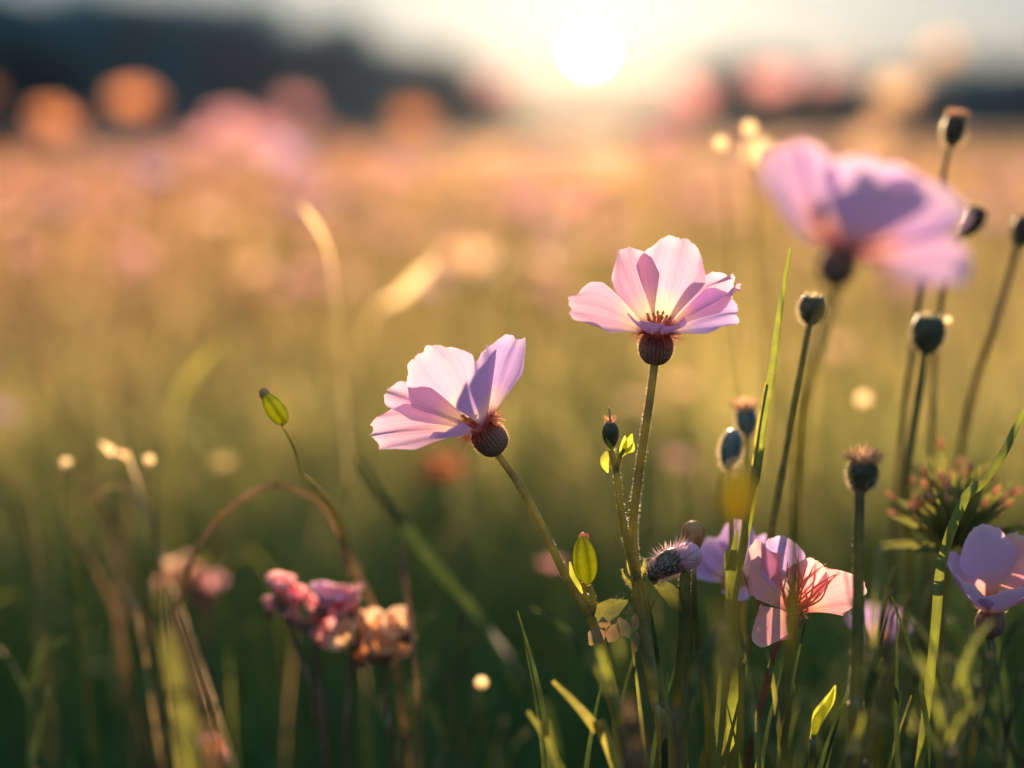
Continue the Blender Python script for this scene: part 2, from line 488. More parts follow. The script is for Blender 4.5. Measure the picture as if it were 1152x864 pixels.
# ------------------------------------------------------------------ setting: meadow ground, grass, trees, haze
def ground():
    rs = np.concatenate([[0.0], np.geomspace(0.3, 900, 60)])
    na = 72
    mb = MB(); V, U = [], []
    for r in rs:
        for i in range(na):
            a = 2*math.pi*i/na
            x, y = r*math.cos(a), r*math.sin(a)
            zz = 0.012*noise.noise(Vector((x*1.7, y*1.7, 0))) - 0.006
            V.append(Vector((x, y, zz))); U.append((x, y))
    mb.grid(V, U, na, len(rs), 0, True)
    m, nt, out = new_mat('soil_and_moss'); h = NT(nt)
    co = h.n('ShaderNodeTexCoord')
    n1 = h.n('ShaderNodeTexNoise'); n1.inputs['Scale'].default_value = 9; n1.inputs['Detail'].default_value = 8
    n2 = h.n('ShaderNodeTexNoise'); n2.inputs['Scale'].default_value = 0.15; n2.inputs['Detail'].default_value = 4
    h.l(co.outputs['Object'], n1.inputs['Vector']); h.l(co.outputs['Object'], n2.inputs['Vector'])
    c = h.ramp(n1.outputs['Fac'], ((0.3, (0.016, 0.028, 0.012)), (0.7, (0.05, 0.06, 0.028))))
    c = h.mix(h.math('MULTIPLY', n2.outputs['Fac'], 0.6), c, (0.11, 0.085, 0.04, 1))
    p = h.n('ShaderNodeBsdfPrincipled'); h.l(c, p.inputs['Base Color']); p.inputs['Roughness'].default_value = 0.9
    h.l(p.outputs[0], out.inputs['Surface'])
    o = build('ground', mb, m)
    tag(o, 'meadow ground under the grass', None, None, 'structure')
ground()

def grass_mat():
    m, nt, out = new_mat('meadow_grass'); h = NT(nt)
    at = h.n('ShaderNodeAttribute', attribute_name='tint')
    c = at.outputs['Color']
    d = h.mix(1.0, c, (0.55, 0.60, 0.60, 1), 'MULTIPLY')
    sheet_shader(h, out, d, c, 0.55, 0.45, 0.04)
    return m

def grass():
    N = 150000
    # dense near, thinning and coarsening outwards (seen at a grazing angle and out of focus)
    r = np.exp(rng.uniform(math.log(0.50), math.log(95.0), N))
    r[:28000] = np.sqrt(rng.uniform(0.56**2, 1.5**2, 28000))      # thicker sward close by
    az = rng.uniform(-R(34), R(34), N)
    x, y = r*np.sin(az), r*np.cos(az)
    # keep clear of the lens
    scale = np.clip((r/1.6)**0.55, 0.85, 7.0)
    hgt = rng.normal(0.235, 0.035, N)*(0.94 + 0.06*np.sin(x*1.3+0.5)*np.cos(y*0.9))
    tall = rng.random(N) < np.where(r < 0.95, 0.0, np.where(r < 4, 0.075, 0.03))
    hgt = np.where(tall, hgt*rng.uniform(1.2, 1.6, N), hgt)
    near = np.clip((r-0.55)/0.6, 0, 1)
    hgt *= 0.72 + 0.28*near
    w = 0.0032*scale*rng.uniform(0.6, 1.4, N)
    lean = rng.normal(0, 0.30, (N, 2))*hgt[:, None]
    th = rng.uniform(0, math.pi, N)
    side = np.stack([np.cos(th), np.sin(th), np.zeros(N)], 1)
    # three joints per blade, bending over with height
    V = np.zeros((N, 7, 3))
    base = np.stack([x, y, np.full(N, -0.02)], 1)
    for k, (t, wk) in enumerate(((0, 1.0), (0.45, 0.85), (0.8, 0.5))):
        cpt = base.copy()
        cpt[:, 0] += lean[:, 0]*t*t; cpt[:, 1] += lean[:, 1]*t*t; cpt[:, 2] += hgt*t
        V[:, 2*k] = cpt - side*(w*wk/2)[:, None]
        V[:, 2*k+1] = cpt + side*(w*wk/2)[:, None]
    tip = base.copy(); tip[:, 0] += lean[:, 0]; tip[:, 1] += lean[:, 1]; tip[:, 2] += hgt*0.99
    V[:, 6] = tip
    me = bpy.data.meshes.new('grass')
    nv = N*7
    me.vertices.add(nv); me.vertices.foreach_set('co', V.reshape(-1))
    q = (np.arange(N)*7)[:, None]
    loops = np.concatenate([q + np.array([[0, 1, 3, 2]]), q + np.array([[2, 3, 5, 4]]), q + np.array([[4, 5, 6]])], 1).reshape(-1)
    me.loops.add(len(loops)); me.loops.foreach_set('vertex_index', loops.astype(np.int32))
    starts = (np.arange(N)*11)[:, None] + np.array([[0, 4, 8]])
    me.polygons.add(N*3)
    me.polygons.foreach_set('loop_start', starts.reshape(-1).astype(np.int32))
    me.update(calc_edges=True)
    # colour of each blade: fresh green close by, drier straw and russet farther out; the ramp also paints in the golden sunlit veil
    green = np.array([0.062, 0.20, 0.06]); olive = np.array([0.385, 0.415, 0.085]); straw = np.array([0.70, 0.50, 0.20]); rust = np.array([0.60, 0.27, 0.16])
    f = np.clip((np.log(r) - math.log(0.74))/(math.log(2.9)-math.log(0.74)), 0, 1)
    f = np.clip(f + rng.normal(0, 0.14, N), 0, 1)[:, None]
    c = np.where(f < 0.45, green + (olive-green)*(f/0.45), olive + (straw-olive)*((f-0.45)/0.55))
    g = np.clip((np.log(r)-math.log(4.0))/1.2, 0, 1)[:, None]*np.clip(0.55 + 0.5*np.sin(x*0.22+1.0) + rng.normal(0, 0.2, N), 0, 1)[:, None]
    lf = np.clip(-x/np.maximum(y, 0.1)*2.6, 0, 1)[:, None]*np.clip((r-1.2)/2, 0, 1)[:, None]
    c = c + (rust-c)*np.clip(0.65*g + 0.85*lf, 0, 0.92)
    c = np.where(tall[:, None], c*0.4 + straw*0.75, c)
    c *= rng.uniform(0.65, 1.3, N)[:, None]
    tint = np.ones((N, 7, 4)); tint[:, :, :3] = c[:, None, :]
    ca = me.color_attributes.new('tint', 'FLOAT_COLOR', 'POINT')
    ca.data.foreach_set('color', tint.reshape(-1))
    me.materials.append(grass_mat())
    o = bpy.data.objects.new('grass', me); col.objects.link(o)
    tag(o, 'meadow grass, green nearby and golden towards the trees', 'grass', None, 'stuff')
grass()

def tree(loc, height, width, label, seed, mat, group='trees along the far edge of the meadow'):
    rnd = random.Random(seed)
    t = thing('tree', label, 'tree', loc, group)
    L0 = Vector(loc)
    tr = MB()
    top = L0 + Vector((rnd.uniform(-.2, .2)*height*.2, 0, height*0.72))
    tube(tr, [L0 - Vector((0, 0, .3)), L0.lerp(top, .5) + Vector((rnd.uniform(-.2, .2), 0, 0)), top], [height*.028, height*.02, height*.006], 8, 7)
    blobs = []
    for k in range(12):
        a = rnd.uniform(0, 6.283); hh = rnd.uniform(0.08, 0.85)
        reach = width*0.5*math.sin(math.pi*min(1, hh*1.02))**0.6*rnd.uniform(0.45, 0.8)
        e = L0 + Vector((math.cos(a)*reach, math.sin(a)*reach, hh*height))
        st = L0.lerp(top, rnd.uniform(.25, .7))
        tube(tr, [st, st.lerp(e, .5) + Vector((0, 0, .1*height*.3)), e], [height*.010, height*.006, height*.002], 5, 5)
        blobs.append((e, width*rnd.uniform(.18, .30)))
    blobs.append((top, width*.24))
    build('trunk', tr, M['bark'], t)
    cr = MB()
    for k in range(5):
        blobs.append((L0 + Vector((rnd.uniform(-.5, .5)*width, rnd.uniform(-.3, .3)*width, height*rnd.uniform(.08, .2))), width*.26))
    for (c, r) in blobs:
        for _ in range(420):
            d = Vector((rnd.gauss(0, 1), rnd.gauss(0, 1), rnd.gauss(0, .8))).normalized()*r*rnd.uniform(.25, 1.05)**.7
            p = c + d
            if p.z < 0.4: continue
            s = rnd.uniform(.14, .30)*height/6
            n1 = Vector((rnd.gauss(0, 1), rnd.gauss(0, 1), rnd.gauss(0, 1))).normalized(); n2 = n1.orthogonal().normalized()
            o = len(cr.v); cr.v.extend([p-n1*s, p+n2*s*.6, p+n1*s, p-n2*s*.6])
            cr.face((o, o+1, o+2, o+3), ((0, 0), (1, 0), (1, 1), (0, 1)))
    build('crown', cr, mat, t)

def tree_at(px, top_px, d, width, label, seed, mat=None):
    p = P(px, HORIZON, d); h = (HORIZON - top_px)/F_PX*d + CAM_H
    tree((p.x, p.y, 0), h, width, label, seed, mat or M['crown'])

L_A = 'tall dark tree in the wood on the left, behind the orange poppies'
for i, (px, top, d, w) in enumerate(((-150, -50, 92, 9.5), (-70, -46, 96, 9), (0, -42, 90, 9), (70, -20, 94, 8.5), (140, -6, 90, 8), (200, 0, 96, 8), (260, 2, 92, 8),
                                     (318, 8, 97, 7.5), (366, 26, 92, 7), (405, 48, 96, 6))):
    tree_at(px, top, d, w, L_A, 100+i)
L_B = 'lower hazy tree just left of the low sun'
for i, (px, top, d, w) in enumerate(((425, 44, 128, 7), (455, 44, 134, 7), (488, 54, 130, 7), (520, 76, 136, 6), (548, 100, 136, 5))):
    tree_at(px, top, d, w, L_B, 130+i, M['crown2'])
L_C = 'small bluish tree on the horizon right of the sun'
for i, (px, top, d, w) in enumerate(((797, 68, 140, 6), (828, 58, 136, 6.5), (862, 66, 142, 6), (905, 80, 138, 6), (945, 72, 134, 6), (985, 78, 140, 6))):
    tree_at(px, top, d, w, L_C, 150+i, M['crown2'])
for i, (px, top, d, w) in enumerate(((572, 126, 150, 4), (600, 130, 155, 4), (632, 132, 150, 4), (668, 133, 158, 4), (704, 131, 152, 4), (738, 124, 150, 4), (768, 110, 148, 5))):
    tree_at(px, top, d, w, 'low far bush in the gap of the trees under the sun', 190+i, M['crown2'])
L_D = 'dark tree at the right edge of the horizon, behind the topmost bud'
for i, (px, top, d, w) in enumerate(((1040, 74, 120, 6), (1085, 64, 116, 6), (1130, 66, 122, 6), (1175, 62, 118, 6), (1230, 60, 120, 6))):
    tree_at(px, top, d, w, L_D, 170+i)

def haze():
    mb = MB()
    x0, x1, y0, y1, z0, z1 = -110, 110, -6, 165, -1.2, 16.0
    v = [(x0, y0, z0), (x1, y0, z0), (x1, y1, z0), (x0, y1, z0), (x0, y0, z1), (x1, y0, z1), (x1, y1, z1), (x0, y1, z1)]
    mb.v = [Vector(p) for p in v]
    for f in ((0, 3, 2, 1), (4, 5, 6, 7), (0, 1, 5, 4), (1, 2, 6, 5), (2, 3, 7, 6), (3, 0, 4, 7)):
        mb.face(f, ((0, 0), (1, 0), (1, 1), (0, 1)))
    m, nt, out = new_mat('evening_haze')
    pv = nt.nodes.new('ShaderNodeVolumePrincipled')
    pv.inputs['Color'].default_value = (0.92, 0.92, 0.93, 1)
    pv.inputs['Density'].default_value = 0.00004
    pv.inputs['Anisotropy'].default_value = 0.72
    nt.links.new(pv.outputs[0], out.inputs['Volume'])
    o = build('haze', mb, m, None, False)
    tag(o, 'pale evening haze over the meadow', None, None, 'stuff')
haze()
#@@OBJECTS@@

# ------------------------------------------------------------------ builders for the plants
def stamens(parent, centre, axis, n=16, length=0.006, spread=45, seed=1):
    rnd = random.Random(seed); mb = MB(); x, y, z = axes(axis); c = Vector(centre)
    for _ in range(n):
        a = rnd.uniform(0, 6.283); th = R(rnd.uniform(4, spread))
        d = (x*math.cos(a) + y*math.sin(a))*math.sin(th) + z*math.cos(th)
        e = c + d*length*rnd.uniform(.7, 1.1)
        tube(mb, [c, c.lerp(e, .5) + z*length*.05, e], 0.00018, 4, 5, 1)
        egg(mb, e, d, 0.00045, 0.0014, 0, 6, 5)
    return build('stamens', mb, [M['anther'], M['hair_red']], parent)

def sepals(parent, centre, axis, n, length, seed, mats, azs=None, droop=(95, 150), width=0.0022):
    rnd = random.Random(seed); x, y, z = axes(axis); c = Vector(centre); out = []
    for k in range(n):
        a = R(azs[k]) if azs else 6.283*k/n + rnd.uniform(-.25, .25)
        mb = MB(); rad = x*math.cos(a) + y*math.sin(a)
        t1, t2 = R(rnd.uniform(60, 85)), R(rnd.uniform(*droop)); L = length*rnd.uniform(.7, 1.15)
        p0 = c + rad*0.003
        p1 = p0 + (rad*math.sin(t1) + z*math.cos(t1))*L*.5
        p2 = p1 + (rad*math.sin(t2) + z*math.cos(t2))*L*.5
        path, fr = ribbon(mb, [p0, p1, p2], [width*.7, width, width*.7, width*.15], 10, 0, z.cross(rad), 0.3)
        fuzz(mb, path, fr, 0.0003, 40, 0.0012, 1)
        out.append(build('sepal', mb, mats, parent))
    return out

def fringe(mb, centre, axis, r, n, length, seed, mi, lo=35, hi=120, w=0.00013):
    rnd = random.Random(seed); x, y, z = axes(axis); c = Vector(centre)
    for _ in range(n):
        a = rnd.uniform(0, 6.283); th = R(rnd.uniform(lo, hi))
        rad = x*math.cos(a) + y*math.sin(a)
        d = rad*math.sin(th) + z*math.cos(th); p = c + rad*r*rnd.uniform(.6, 1.0)
        m = p + d*length*rnd.uniform(.4, .6); e = m + (d + z*rnd.uniform(-.7, .5)).normalized()*length*rnd.uniform(.3, .6)
        s = z.cross(rad)*w; o = len(mb.v)
        mb.v.extend([p-s, p+s, m+s*.8, m-s*.8, e])
        mb.face((o, o+1, o+2, o+3), ((0, 0), (1, 0), (1, .5), (0, .5)), mi); mb.face((o+3, o+2, o+4), ((0, .5), (1, .5), (.5, 1)), mi)

GLOBE = lambda r: [(r*.30, -r*1.05), (r*.62, -r*.92), (r*.88, -r*.62), (r*1.0, -r*.2), (r*1.0, r*.2), (r*.90, r*.55), (r*.70, r*.80), (r*.45, r*.95), (r*.1, r*1.0)]

def hero_head(parent, centre, axis, r, petals, mats, seed, sep_az=None):
    cal = MB()
    lathe(cal, centre, axis, GLOBE(r), 48, 0, 24, 0.008)
    x, y, z = axes(axis); c = Vector(centre); top = c + z*r*0.85
    fringe(cal, top, axis, r*0.95, 320, 0.0058, seed, 1, 25, 125, .00016)
    rnd = random.Random(seed)
    for _ in range(1100):                                   # the down that catches the sun round the globe
        a, b = rnd.uniform(0, 6.283), rnd.uniform(-1.3, .9)
        d = (x*math.cos(a) + y*math.sin(a))*math.cos(b) + z*math.sin(b)
        p = c + d*r*.98; s = d.orthogonal().normalized()*0.00009; o = len(cal.v)
        cal.v.extend([p-s, p+s, p + (d + z*rnd.uniform(-.2, .5)).normalized()*0.0010*rnd.uniform(.6, 1.2)]); cal.face((o, o+1, o+2), ((0, 0), (1, 0), (.5, 1)), 2)
    head = build('flower_head', cal, [M['calyx'], M['hair_crimson'], M['hair']], parent)
    for k, pr in enumerate(petals):
        pr = dict(pr); m = pr.pop('mat', mats)
        mb = MB(); petal(mb, top - z*r*.1, axis, seed=seed + k*1.37, nu=45, nv=30, **pr)
        build('petal', mb, m, head)
    stamens(head, top, axis, 18, 0.0065, 40, seed)
    sepals(head, c + z*r*.75, axis, len(sep_az) if sep_az else 6, 0.0062, seed, [M['hair_red'], M['hair']], sep_az)
    return head

# ------------------------------------------------------------------ the two flowers in focus
D = FOCUS
# central flower and the side branch with its bud
a_stem = to_ground([P(737, 404, D), P(731, 450, D), P(719, 530, D+.001), P(712, 595, D+.002), P(716, 650, D+.003), P(727, 720, D+.003), P(741, 790, D), P(752, 864, D-.004)])
A = thing('flowering_plant', 'pink cup shaped flower upright on a tall stem, central one in sharp focus', 'flower', (a_stem[-1].x, a_stem[-1].y, 0))
mb = MB(); path, fr = tube(mb, a_stem, [.0013, .0013, .0014, .0015, .0019, .0026, .0028, .0028, .003, .003], 90, 10, 0, 0.06)
fuzz(mb, path, fr, .0014, 3200, 0.0011, 1, 0, .75)
build('stem', mb, [M['stem'], M['hair']], A)
axA = (0.03, -0.22, 1)
hero_head(A, P(738, 390, D), axA, 0.0056, [
    dict(az=146, th0=32, th1=20, L=.0295, W=.0285, cup=.16, ruffle=.05, skew=.02, notch=.035),
    dict(az=52, th0=20, th1=9, L=.0320, W=.0265, cup=.16, ruffle=.05, skew=-.01, notch=.035),
    dict(az=190, th0=60, th1=80, L=.0305, W=.0195, cup=.22, ruffle=.08, notch=.05, curl=-.6, roll=-.55),
    dict(az=14, th0=48, th1=64, L=.0305, W=.0160, cup=.28, ruffle=.14, notch=.09, curl=-.7, roll=.5),
    dict(az=-14, th0=60, th1=76, L=.0265, W=.0180, cup=.30, ruffle=.07, curl=-.5, roll=.5, mat=M['petal_b']),  # lilac colour paints the shade on the front petals
    dict(az=226, th0=64, th1=40, L=.0135, W=.0150, cup=.45, ruffle=.06, mat=M['petal_b']),
    dict(az=318, th0=64, th1=46, L=.0105, W=.0130, cup=.45, ruffle=.06, mat=M['petal_b']),
], M['petal'], 3, (195, 230, 325, 345, 10, 20))

def small_bud(parent, centre, axis, r, length, mat, tip_mat, seed, tipn=26, tiplen=.0022, n_sep=0):
    b = MB(); egg(b, centre, axis, r, length, 0, 18, 12, -0.12, 6, .04)
    x, y, z = axes(axis)
    fringe(b, Vector(centre) + z*length*.42, axis, r*.45, tipn, tiplen, seed, 1, 5, 60, .00016)
    return build('bud', b, [mat, tip_mat], parent)

a_br = [P(716, 652, D+.003), P(707, 618, D), P(699, 575, D-.001), P(693, 530, D-.001), P(687, 505, D-.001)]
mb = MB(); path, fr = tube(mb, a_br, [.0013, .0012, .0011, .0009], 40, 9, 0, .06); fuzz(mb, path, fr, .0012, 300, .001, 1)
# a second, shorter fork to the leaflets
path, fr = tube(mb, [P(693, 531, D-.001), P(697, 515, D-.003), P(702, 505, D-.004)], [.0008, .0006], 12, 7, 0)
build('branch', mb, [M['stem'], M['hair']], A)
b = small_bud(A, P(687, 489, D-.001), (-.05, -.1, 1), .0026, .0090, M['bud_dark'], M['hair_red'], 5, 40, .0030)
mb = MB(); tube(mb, [P(687, 476, D-.001), P(686, 466, D-.001), P(685, 458, D)], [.0006, .0003, .0004], 8, 6); build('style', mb, M['straw'], b)
for (p0, p1, p2, w) in (((683, 508), (680, 520), (684, 532), .0030), ((701, 512), (707, 500), (711, 488), .0032), ((699, 514), (702, 502), (703, 490), .0026), ((704, 510), (710, 506), (713, 498), .0026), ((690, 508), (685, 500), (682, 492), .0016)):
    mb = MB(); ribbon(mb, [P(*p0, D-.002), P(*p1, D-.003), P(*p2, D-.003)], [.0010, w, w*.8, .0004], 10, 0, RIGHT, .3); build('leaf', mb, M['lime'], A)
# joint with small bracts
for (p0, p1, p2, w) in (((716, 655), (708, 640), (706, 622), .0016), ((718, 652), (724, 640), (725, 628), .0018), ((712, 660), (704, 652), (699, 640), .0014)):
    mb = MB(); pa, fr = ribbon(mb, [P(*p0, D+.002), P(*p1, D), P(*p2, D-.001)], [w, w, w*.6, .0002], 10, 0, RIGHT, .4); fuzz(mb, pa, fr, .0003, 80, .0012, 1); build('bract', mb, [M['stem'], M['hair']], A)

# left flower, leaning, with the yellow green bud at its fork
b_stem = to_ground([P(557, 507, D), P(584, 546, D), P(613, 600, D), P(640, 655, D), P(664, 692, D), P(678, 735, D+.002), P(690, 790, D+.004), P(700, 864, D+.006)])
B = thing('flowering_plant', 'pink flower leaning left on a slanting stem, sharp, left of the central flower', 'flower', (b_stem[-1].x, b_stem[-1].y, 0))
mb = MB(); path, fr = tube(mb, b_stem, [.0012, .0012, .0013, .0014, .0015, .0020, .002, .002, .002, .002], 90, 10, 0, .06)
fuzz(mb, path, fr, .0012, 2800, .0011, 1, 0, .7)
build('stem', mb, [M['stem'], M['hair']], B)
axB = (-.60, -.16, .80)
hero_head(B, P(551, 493, D), axB, 0.0056, [
    dict(az=112, th0=28, th1=14, L=.0320, W=.0265, cup=.16, ruffle=.05, notch=.05, skew=-.03),
    dict(az=158, th0=36, th1=36, L=.0330, W=.0225, cup=.20, ruffle=.05, notch=.04),
    dict(az=192, th0=44, th1=66, L=.0350, W=.0185, cup=.28, ruffle=.07, notch=.07, curl=-.3, roll=-.6),
    dict(az=26, th0=60, th1=62, L=.0310, W=.0240, cup=.20, ruffle=.06, notch=.05, roll=.3, mat=M['petal_b']),  # lilac colour paints the purple shade of these petals
    dict(az=-30, th0=46, th1=32, L=.0300, W=.0280, cup=.24, ruffle=.06, notch=.07, mat=M['petal_b']),
    dict(az=228, th0=62, th1=46, L=.0190, W=.0150, cup=.45, ruffle=.06, mat=M['petal_b']),
], M['petal'], 11, (-20, 0, 20, 340, 40, 330))

mb = MB(); path, fr = tube(mb, [P(665, 693, D), P(668, 675, D-.001), P(662, 658, D-.002)], [.0010, .0009], 12, 8); fuzz(mb, path, fr, .001, 60, .001, 1)
path, fr = tube(mb, [P(664, 690, D), P(660, 672, D+.001), P(655, 655, D)], [.0008, .0006], 12, 7)
build('branch', mb, [M['stem'], M['hair']], B)
mb = MB(); egg(mb, P(658, 630, D-.002), (-.12, -.1, 1), .0036, .0165, 0, 20, 14, .10, 4, .07); lb = build('bud', mb, M['bud_lime'], B); tag(lb, 'plump yellow green bud with a red tip')
mb = MB(); x, y, z = axes((-.12, -.1, 1)); tip = P(656, 607, D-.002)
egg(mb, tip, z, .0016, .0050, 0, 10, 8); egg(mb, tip + x*.001 + z*.0002, (.3, 0, 1), .0009, .0035, 0, 8, 6); build('tip', mb, M['hair_red'], lb)
mb = MB(); ribbon(mb, [P(655, 668, D), P(645, 650, D-.001), P(641, 632, D-.001)], [.0016, .0022, .0016, .0006], 12, 0, RIGHT, .5); build('leaf', mb, M['lime'], B)
mb = MB(); pa, fr = ribbon(mb, [P(668, 697, D-.001), P(684, 686, D-.002), P(706, 676, D-.002)], [.002, .0068, .0060, .0008], 18, 0, UP, .35)
fuzz(mb, pa, fr, .003, 420, .0016, 1); hl = build('leaf', mb, [M['stem_dark'], M['hair']], B); tag(hl, 'dark downy leaf edged with bright hairs')
for (px, py, w, h, s) in ((680, 702, .0022, .0046, -.2), (690, 712, .0026, .0060, .5), (702, 706, .0022, .0066, -.5), (715, 700, .0014, .0060, .0), (716, 722, .0013, .0062, .1), (672, 716, .0030, .0055, .9)):
    mb = MB(); c = P(px, py, D-.002); ax = RIGHT*s + UP
    ribbon(mb, [c - ax*h/2, c, c + ax*h/2], [.0006, w*2, w*1.8, .0005], 10, 0, RIGHT, .3, .3); build('bract', mb, M['straw'], B)

# ------------------------------------------------------------------ tall buds and stalks
def bud_stalk(label, head_px, d, axis, r, length, mat, stem_px, stem_mat, rad, fluff=None, seed=1, shape='urn', dew=None, group='bare buds on tall stalks', fl=(70, .004), fz=300, names='budding_stalk'):
    hp = P(*head_px, d)
    z = Vector(axis).normalized()
    pts = [hp - z*length*.42] + [P(x, y, d + (dd if len(q) else 0)) for (x, y, *q) in stem_px for dd in [q[0] if q else 0]]
    pts = to_ground(pts)
    t = thing(names, label, 'flower bud', (pts[-1].x, pts[-1].y, 0), group)
    mb = MB(); rad = [q*.85 for q in rad]; path, fr = tube(mb, pts, rad, 70, 9, 0, .12); fuzz(mb, path, fr, interp(rad, .2), fz*3, .0012, 1, 0, .7)
    build('stem', mb, [stem_mat, M['hair']], t)
    mb = MB()
    if shape == 'urn':
        L = length
        prof = [(r*.25, -L*.5), (r*.55, -L*.42), (r*.9, -L*.2), (r, L*.05), (r*.95, L*.25), (r*.8, L*.4), (r*.72, L*.47), (r*.4, L*.47), (r*.05, L*.44)]
        lathe(mb, hp, z, prof, 34, 0, 17, .012)
    else:
        egg(mb, hp, z, r, length, 0, 20, 14, -.1, 5, .05)
    fuzz_d = random.Random(seed)
    x, y, zz = axes(z)
    for _ in range(650):
        a, b = fuzz_d.uniform(0, 6.283), fuzz_d.uniform(-1.4, 1.0)
        dd = (x*math.cos(a) + y*math.sin(a))*math.cos(b) + zz*math.sin(b)
        p = hp + (x*math.cos(a) + y*math.sin(a))*math.cos(b)*r*.97 + zz*math.sin(b)*length*.47
        s = dd.orthogonal().normalized()*.00010; o = len(mb.v)
        mb.v.extend([p-s, p+s, p + dd*.0017]); mb.face((o, o+1, o+2), ((0, 0), (1, 0), (.5, 1)), 1)
    hd = build('bud', mb, [mat, M['hair']], t)
    if fluff:
        mb = MB(); fringe(mb, hp + z*length*.40, z, r*.85, fl[0], fl[1], seed, 0, 0, 75, .00035); build('tuft', mb, fluff, hd)
    if dew:
        mb = MB(); lathe(mb, P(*dew, d), (0, -.8, .5), [(.0015, .0008), (.0013, 0), (.0008, -.0006), (.00002, -.0008)], 14); build('pale_glint', mb, M['pale_glint'], hd)  # thin translucent cup added for the dew glint
    return t

bud_stalk('topmost dark bud with a peach tip, high at the right against the horizon', (1073, 147), .545, (.12, 0, 1), .0044, .0125, M['bud_brown'],
          [(1064, 185), (1056, 230), (1040, 300), (1026, 400, .01), (1010, 540, .02), (1000, 700, .03)], M['brown'], [.0011, .0012, .0014, .0016], M['fluff'], 21, fl=(110, .0036))
bud_stalk('dark bud with a bright dew glint, leaning right beside the blurred violet flower', (1093, 249), .55, (.5, 0, .85), .0044, .0125, M['bud_brown'],
          [(1074, 275), (1062, 320), (1050, 420, .01), (1046, 560, .02), (1040, 700, .03)], M['brown'], [.0012, .0012, .0014, .0016], None, 22, dew=(1097, 234))
bud_stalk('dark bud cut by the right edge of the picture on a reddish stalk', (1150, 260), .56, (.15, 0, 1), .0042, .0125, M['bud_brown'],
          [(1141, 290), (1129, 335), (1112, 385), (1090, 460, .02), (1068, 580, .03), (1050, 720, .05)], M['stem_red'], [.0014, .0015, .0016, .0018], M['fluff'], 23)
bud_stalk('round dark bud with a pale rim on a curved stalk below the violet flower', (914, 349), .495, (.05, 0, 1), .0048, .0105, M['bud_dark'],
          [(910, 370), (899, 430), (886, 500), (873, 570), (864, 620), (856, 680), (836, 745), (808, 810), (790, 864)], M['stem_dark'], [.0013, .0015, .0017, .0019, .002], M['hair'], 24, fl=(60, .0022))
bud_stalk('round dark bud glinting with dew, on a straight dark stalk at the right', (1044, 376), .525, (.06, 0, 1), .0062, .0145, M['bud_dark'],
          [(1040, 400), (1033, 450), (1023, 510), (1019, 560), (1023, 620), (1020, 680), (1010, 730), (995, 800), (985, 864)], M['stem_dark'], [.0013, .0016, .0018, .002, .0028, .002], M['hair'], 25, dew=(1066, 361), fl=(60, .0024))
bud_stalk('squat dark bud ringed by peach fluff on a vertical ribbed stalk', (970, 534), .435, (.06, -.1, 1), .0046, .0105, M['bud_dark'],
          [(967, 558), (966, 620), (965, 700), (962, 780), (958, 864)], M['stem_dark'], [.0013, .0022, .0024, .0026], M['fluff'], 26, fl=(150, .0048), fz=900)
bud_stalk('narrow blue green bud, left one of a close pair beside the tall grass stalk', (822, 506), .50, (.12, 0, 1), .0038, .0150, M['bud_blue'],
          [(823, 535), (824, 600), (822, 680), (818, 760), (812, 864)], M['stem'], [.0010, .0012, .0014], None, 27, 'egg')
bud_stalk('blue green bud with a peach tuft, right one of a close pair', (840, 474), .52, (-.1, 0, 1), .0040, .0110, M['bud_blue'],
          [(840, 500), (839, 560), (837, 640), (834, 720), (830, 864)], M['stem'], [.0010, .0012, .0014], M['fluff'], 28, fl=(110, .0050))

# soft yellow bud close to the lens, in front of the pair
t0 = to_ground([P(829, 585, 0.345), P(826, 640, 0.345), P(818, 720, 0.345), P(805, 864, 0.345)])
t = thing('budding_stalk', 'out of focus yellow bud on a thick stem under the blue green pair', 'flower bud', (t0[-1].x, t0[-1].y, 0))
mb = MB(); tube(mb, t0, [.0012, .0013, .0016], 30, 8); build('stem', mb, M['stem'], t)
mb = MB(); egg(mb, P(829, 556, 0.345), (0, 0, 1), .0042, .0140, 0, 16, 12, .1, 5, .06); build('bud', mb, M['bud_gold'], t)

# thistle-like lilac bud and its neighbours by the central stem
t0 = to_ground([P(772, 632, .462), P(770, 665, .462), P(771, 720, .464), P(766, 800, .466), P(760, 864, .468)])
t = thing('thistle_bud', 'downy lilac thistle bud bending left, right beside the central stem', 'flower bud', (t0[-1].x, t0[-1].y, 0))
mb = MB(); path, fr = tube(mb, t0, [.0016, .0022, .003, .0034, .0026], 40, 9, 0, .1); fuzz(mb, path, fr, .002, 500, .0011, 1, 0, .6); build('stem', mb, [M['stem_dark'], M['hair']], t)
thd = leaf_mat('thistle_down', (.80, .52, .66), (.9, .6, .7), .6, .1, stripes=False)
thl = solid_mat('thistle_lilac', (0.40, 0.22, 0.36), (0.62, 0.40, 0.62), 700, .7)
mb = MB()                                                # ribbed green cup of the bud, lying over to the left
path, fr = tube(mb, [P(733, 654, .458), P(738, 644, .4585), P(747, 636, .459), P(758, 631, .460), P(766, 630, .4605)], [.0010, .0032, .0042, .0042, .0036], 22, 16, 0, .2)
fuzz(mb, path, fr, .0038, 900, .0022, 1, .1, .9)
cup = build('bud', mb, [M['bud_dark'], thd], t)
mb = MB(); egg(mb, P(771, 627, .4605), (.8, 0, .35), .0042, .0110, 0, 18, 12, -.2, 9, .06)
fringe(mb, P(764, 630, .4603), (.8, 0, .45), .0038, 240, .0075, 7, 1, 5, 70, .00012); fringe(mb, P(756, 632, .4598), (.1, -.3, 1), .0040, 160, .0052, 9, 1, 5, 80, .00012)
build('tuft', mb, [thl, thd], cup)
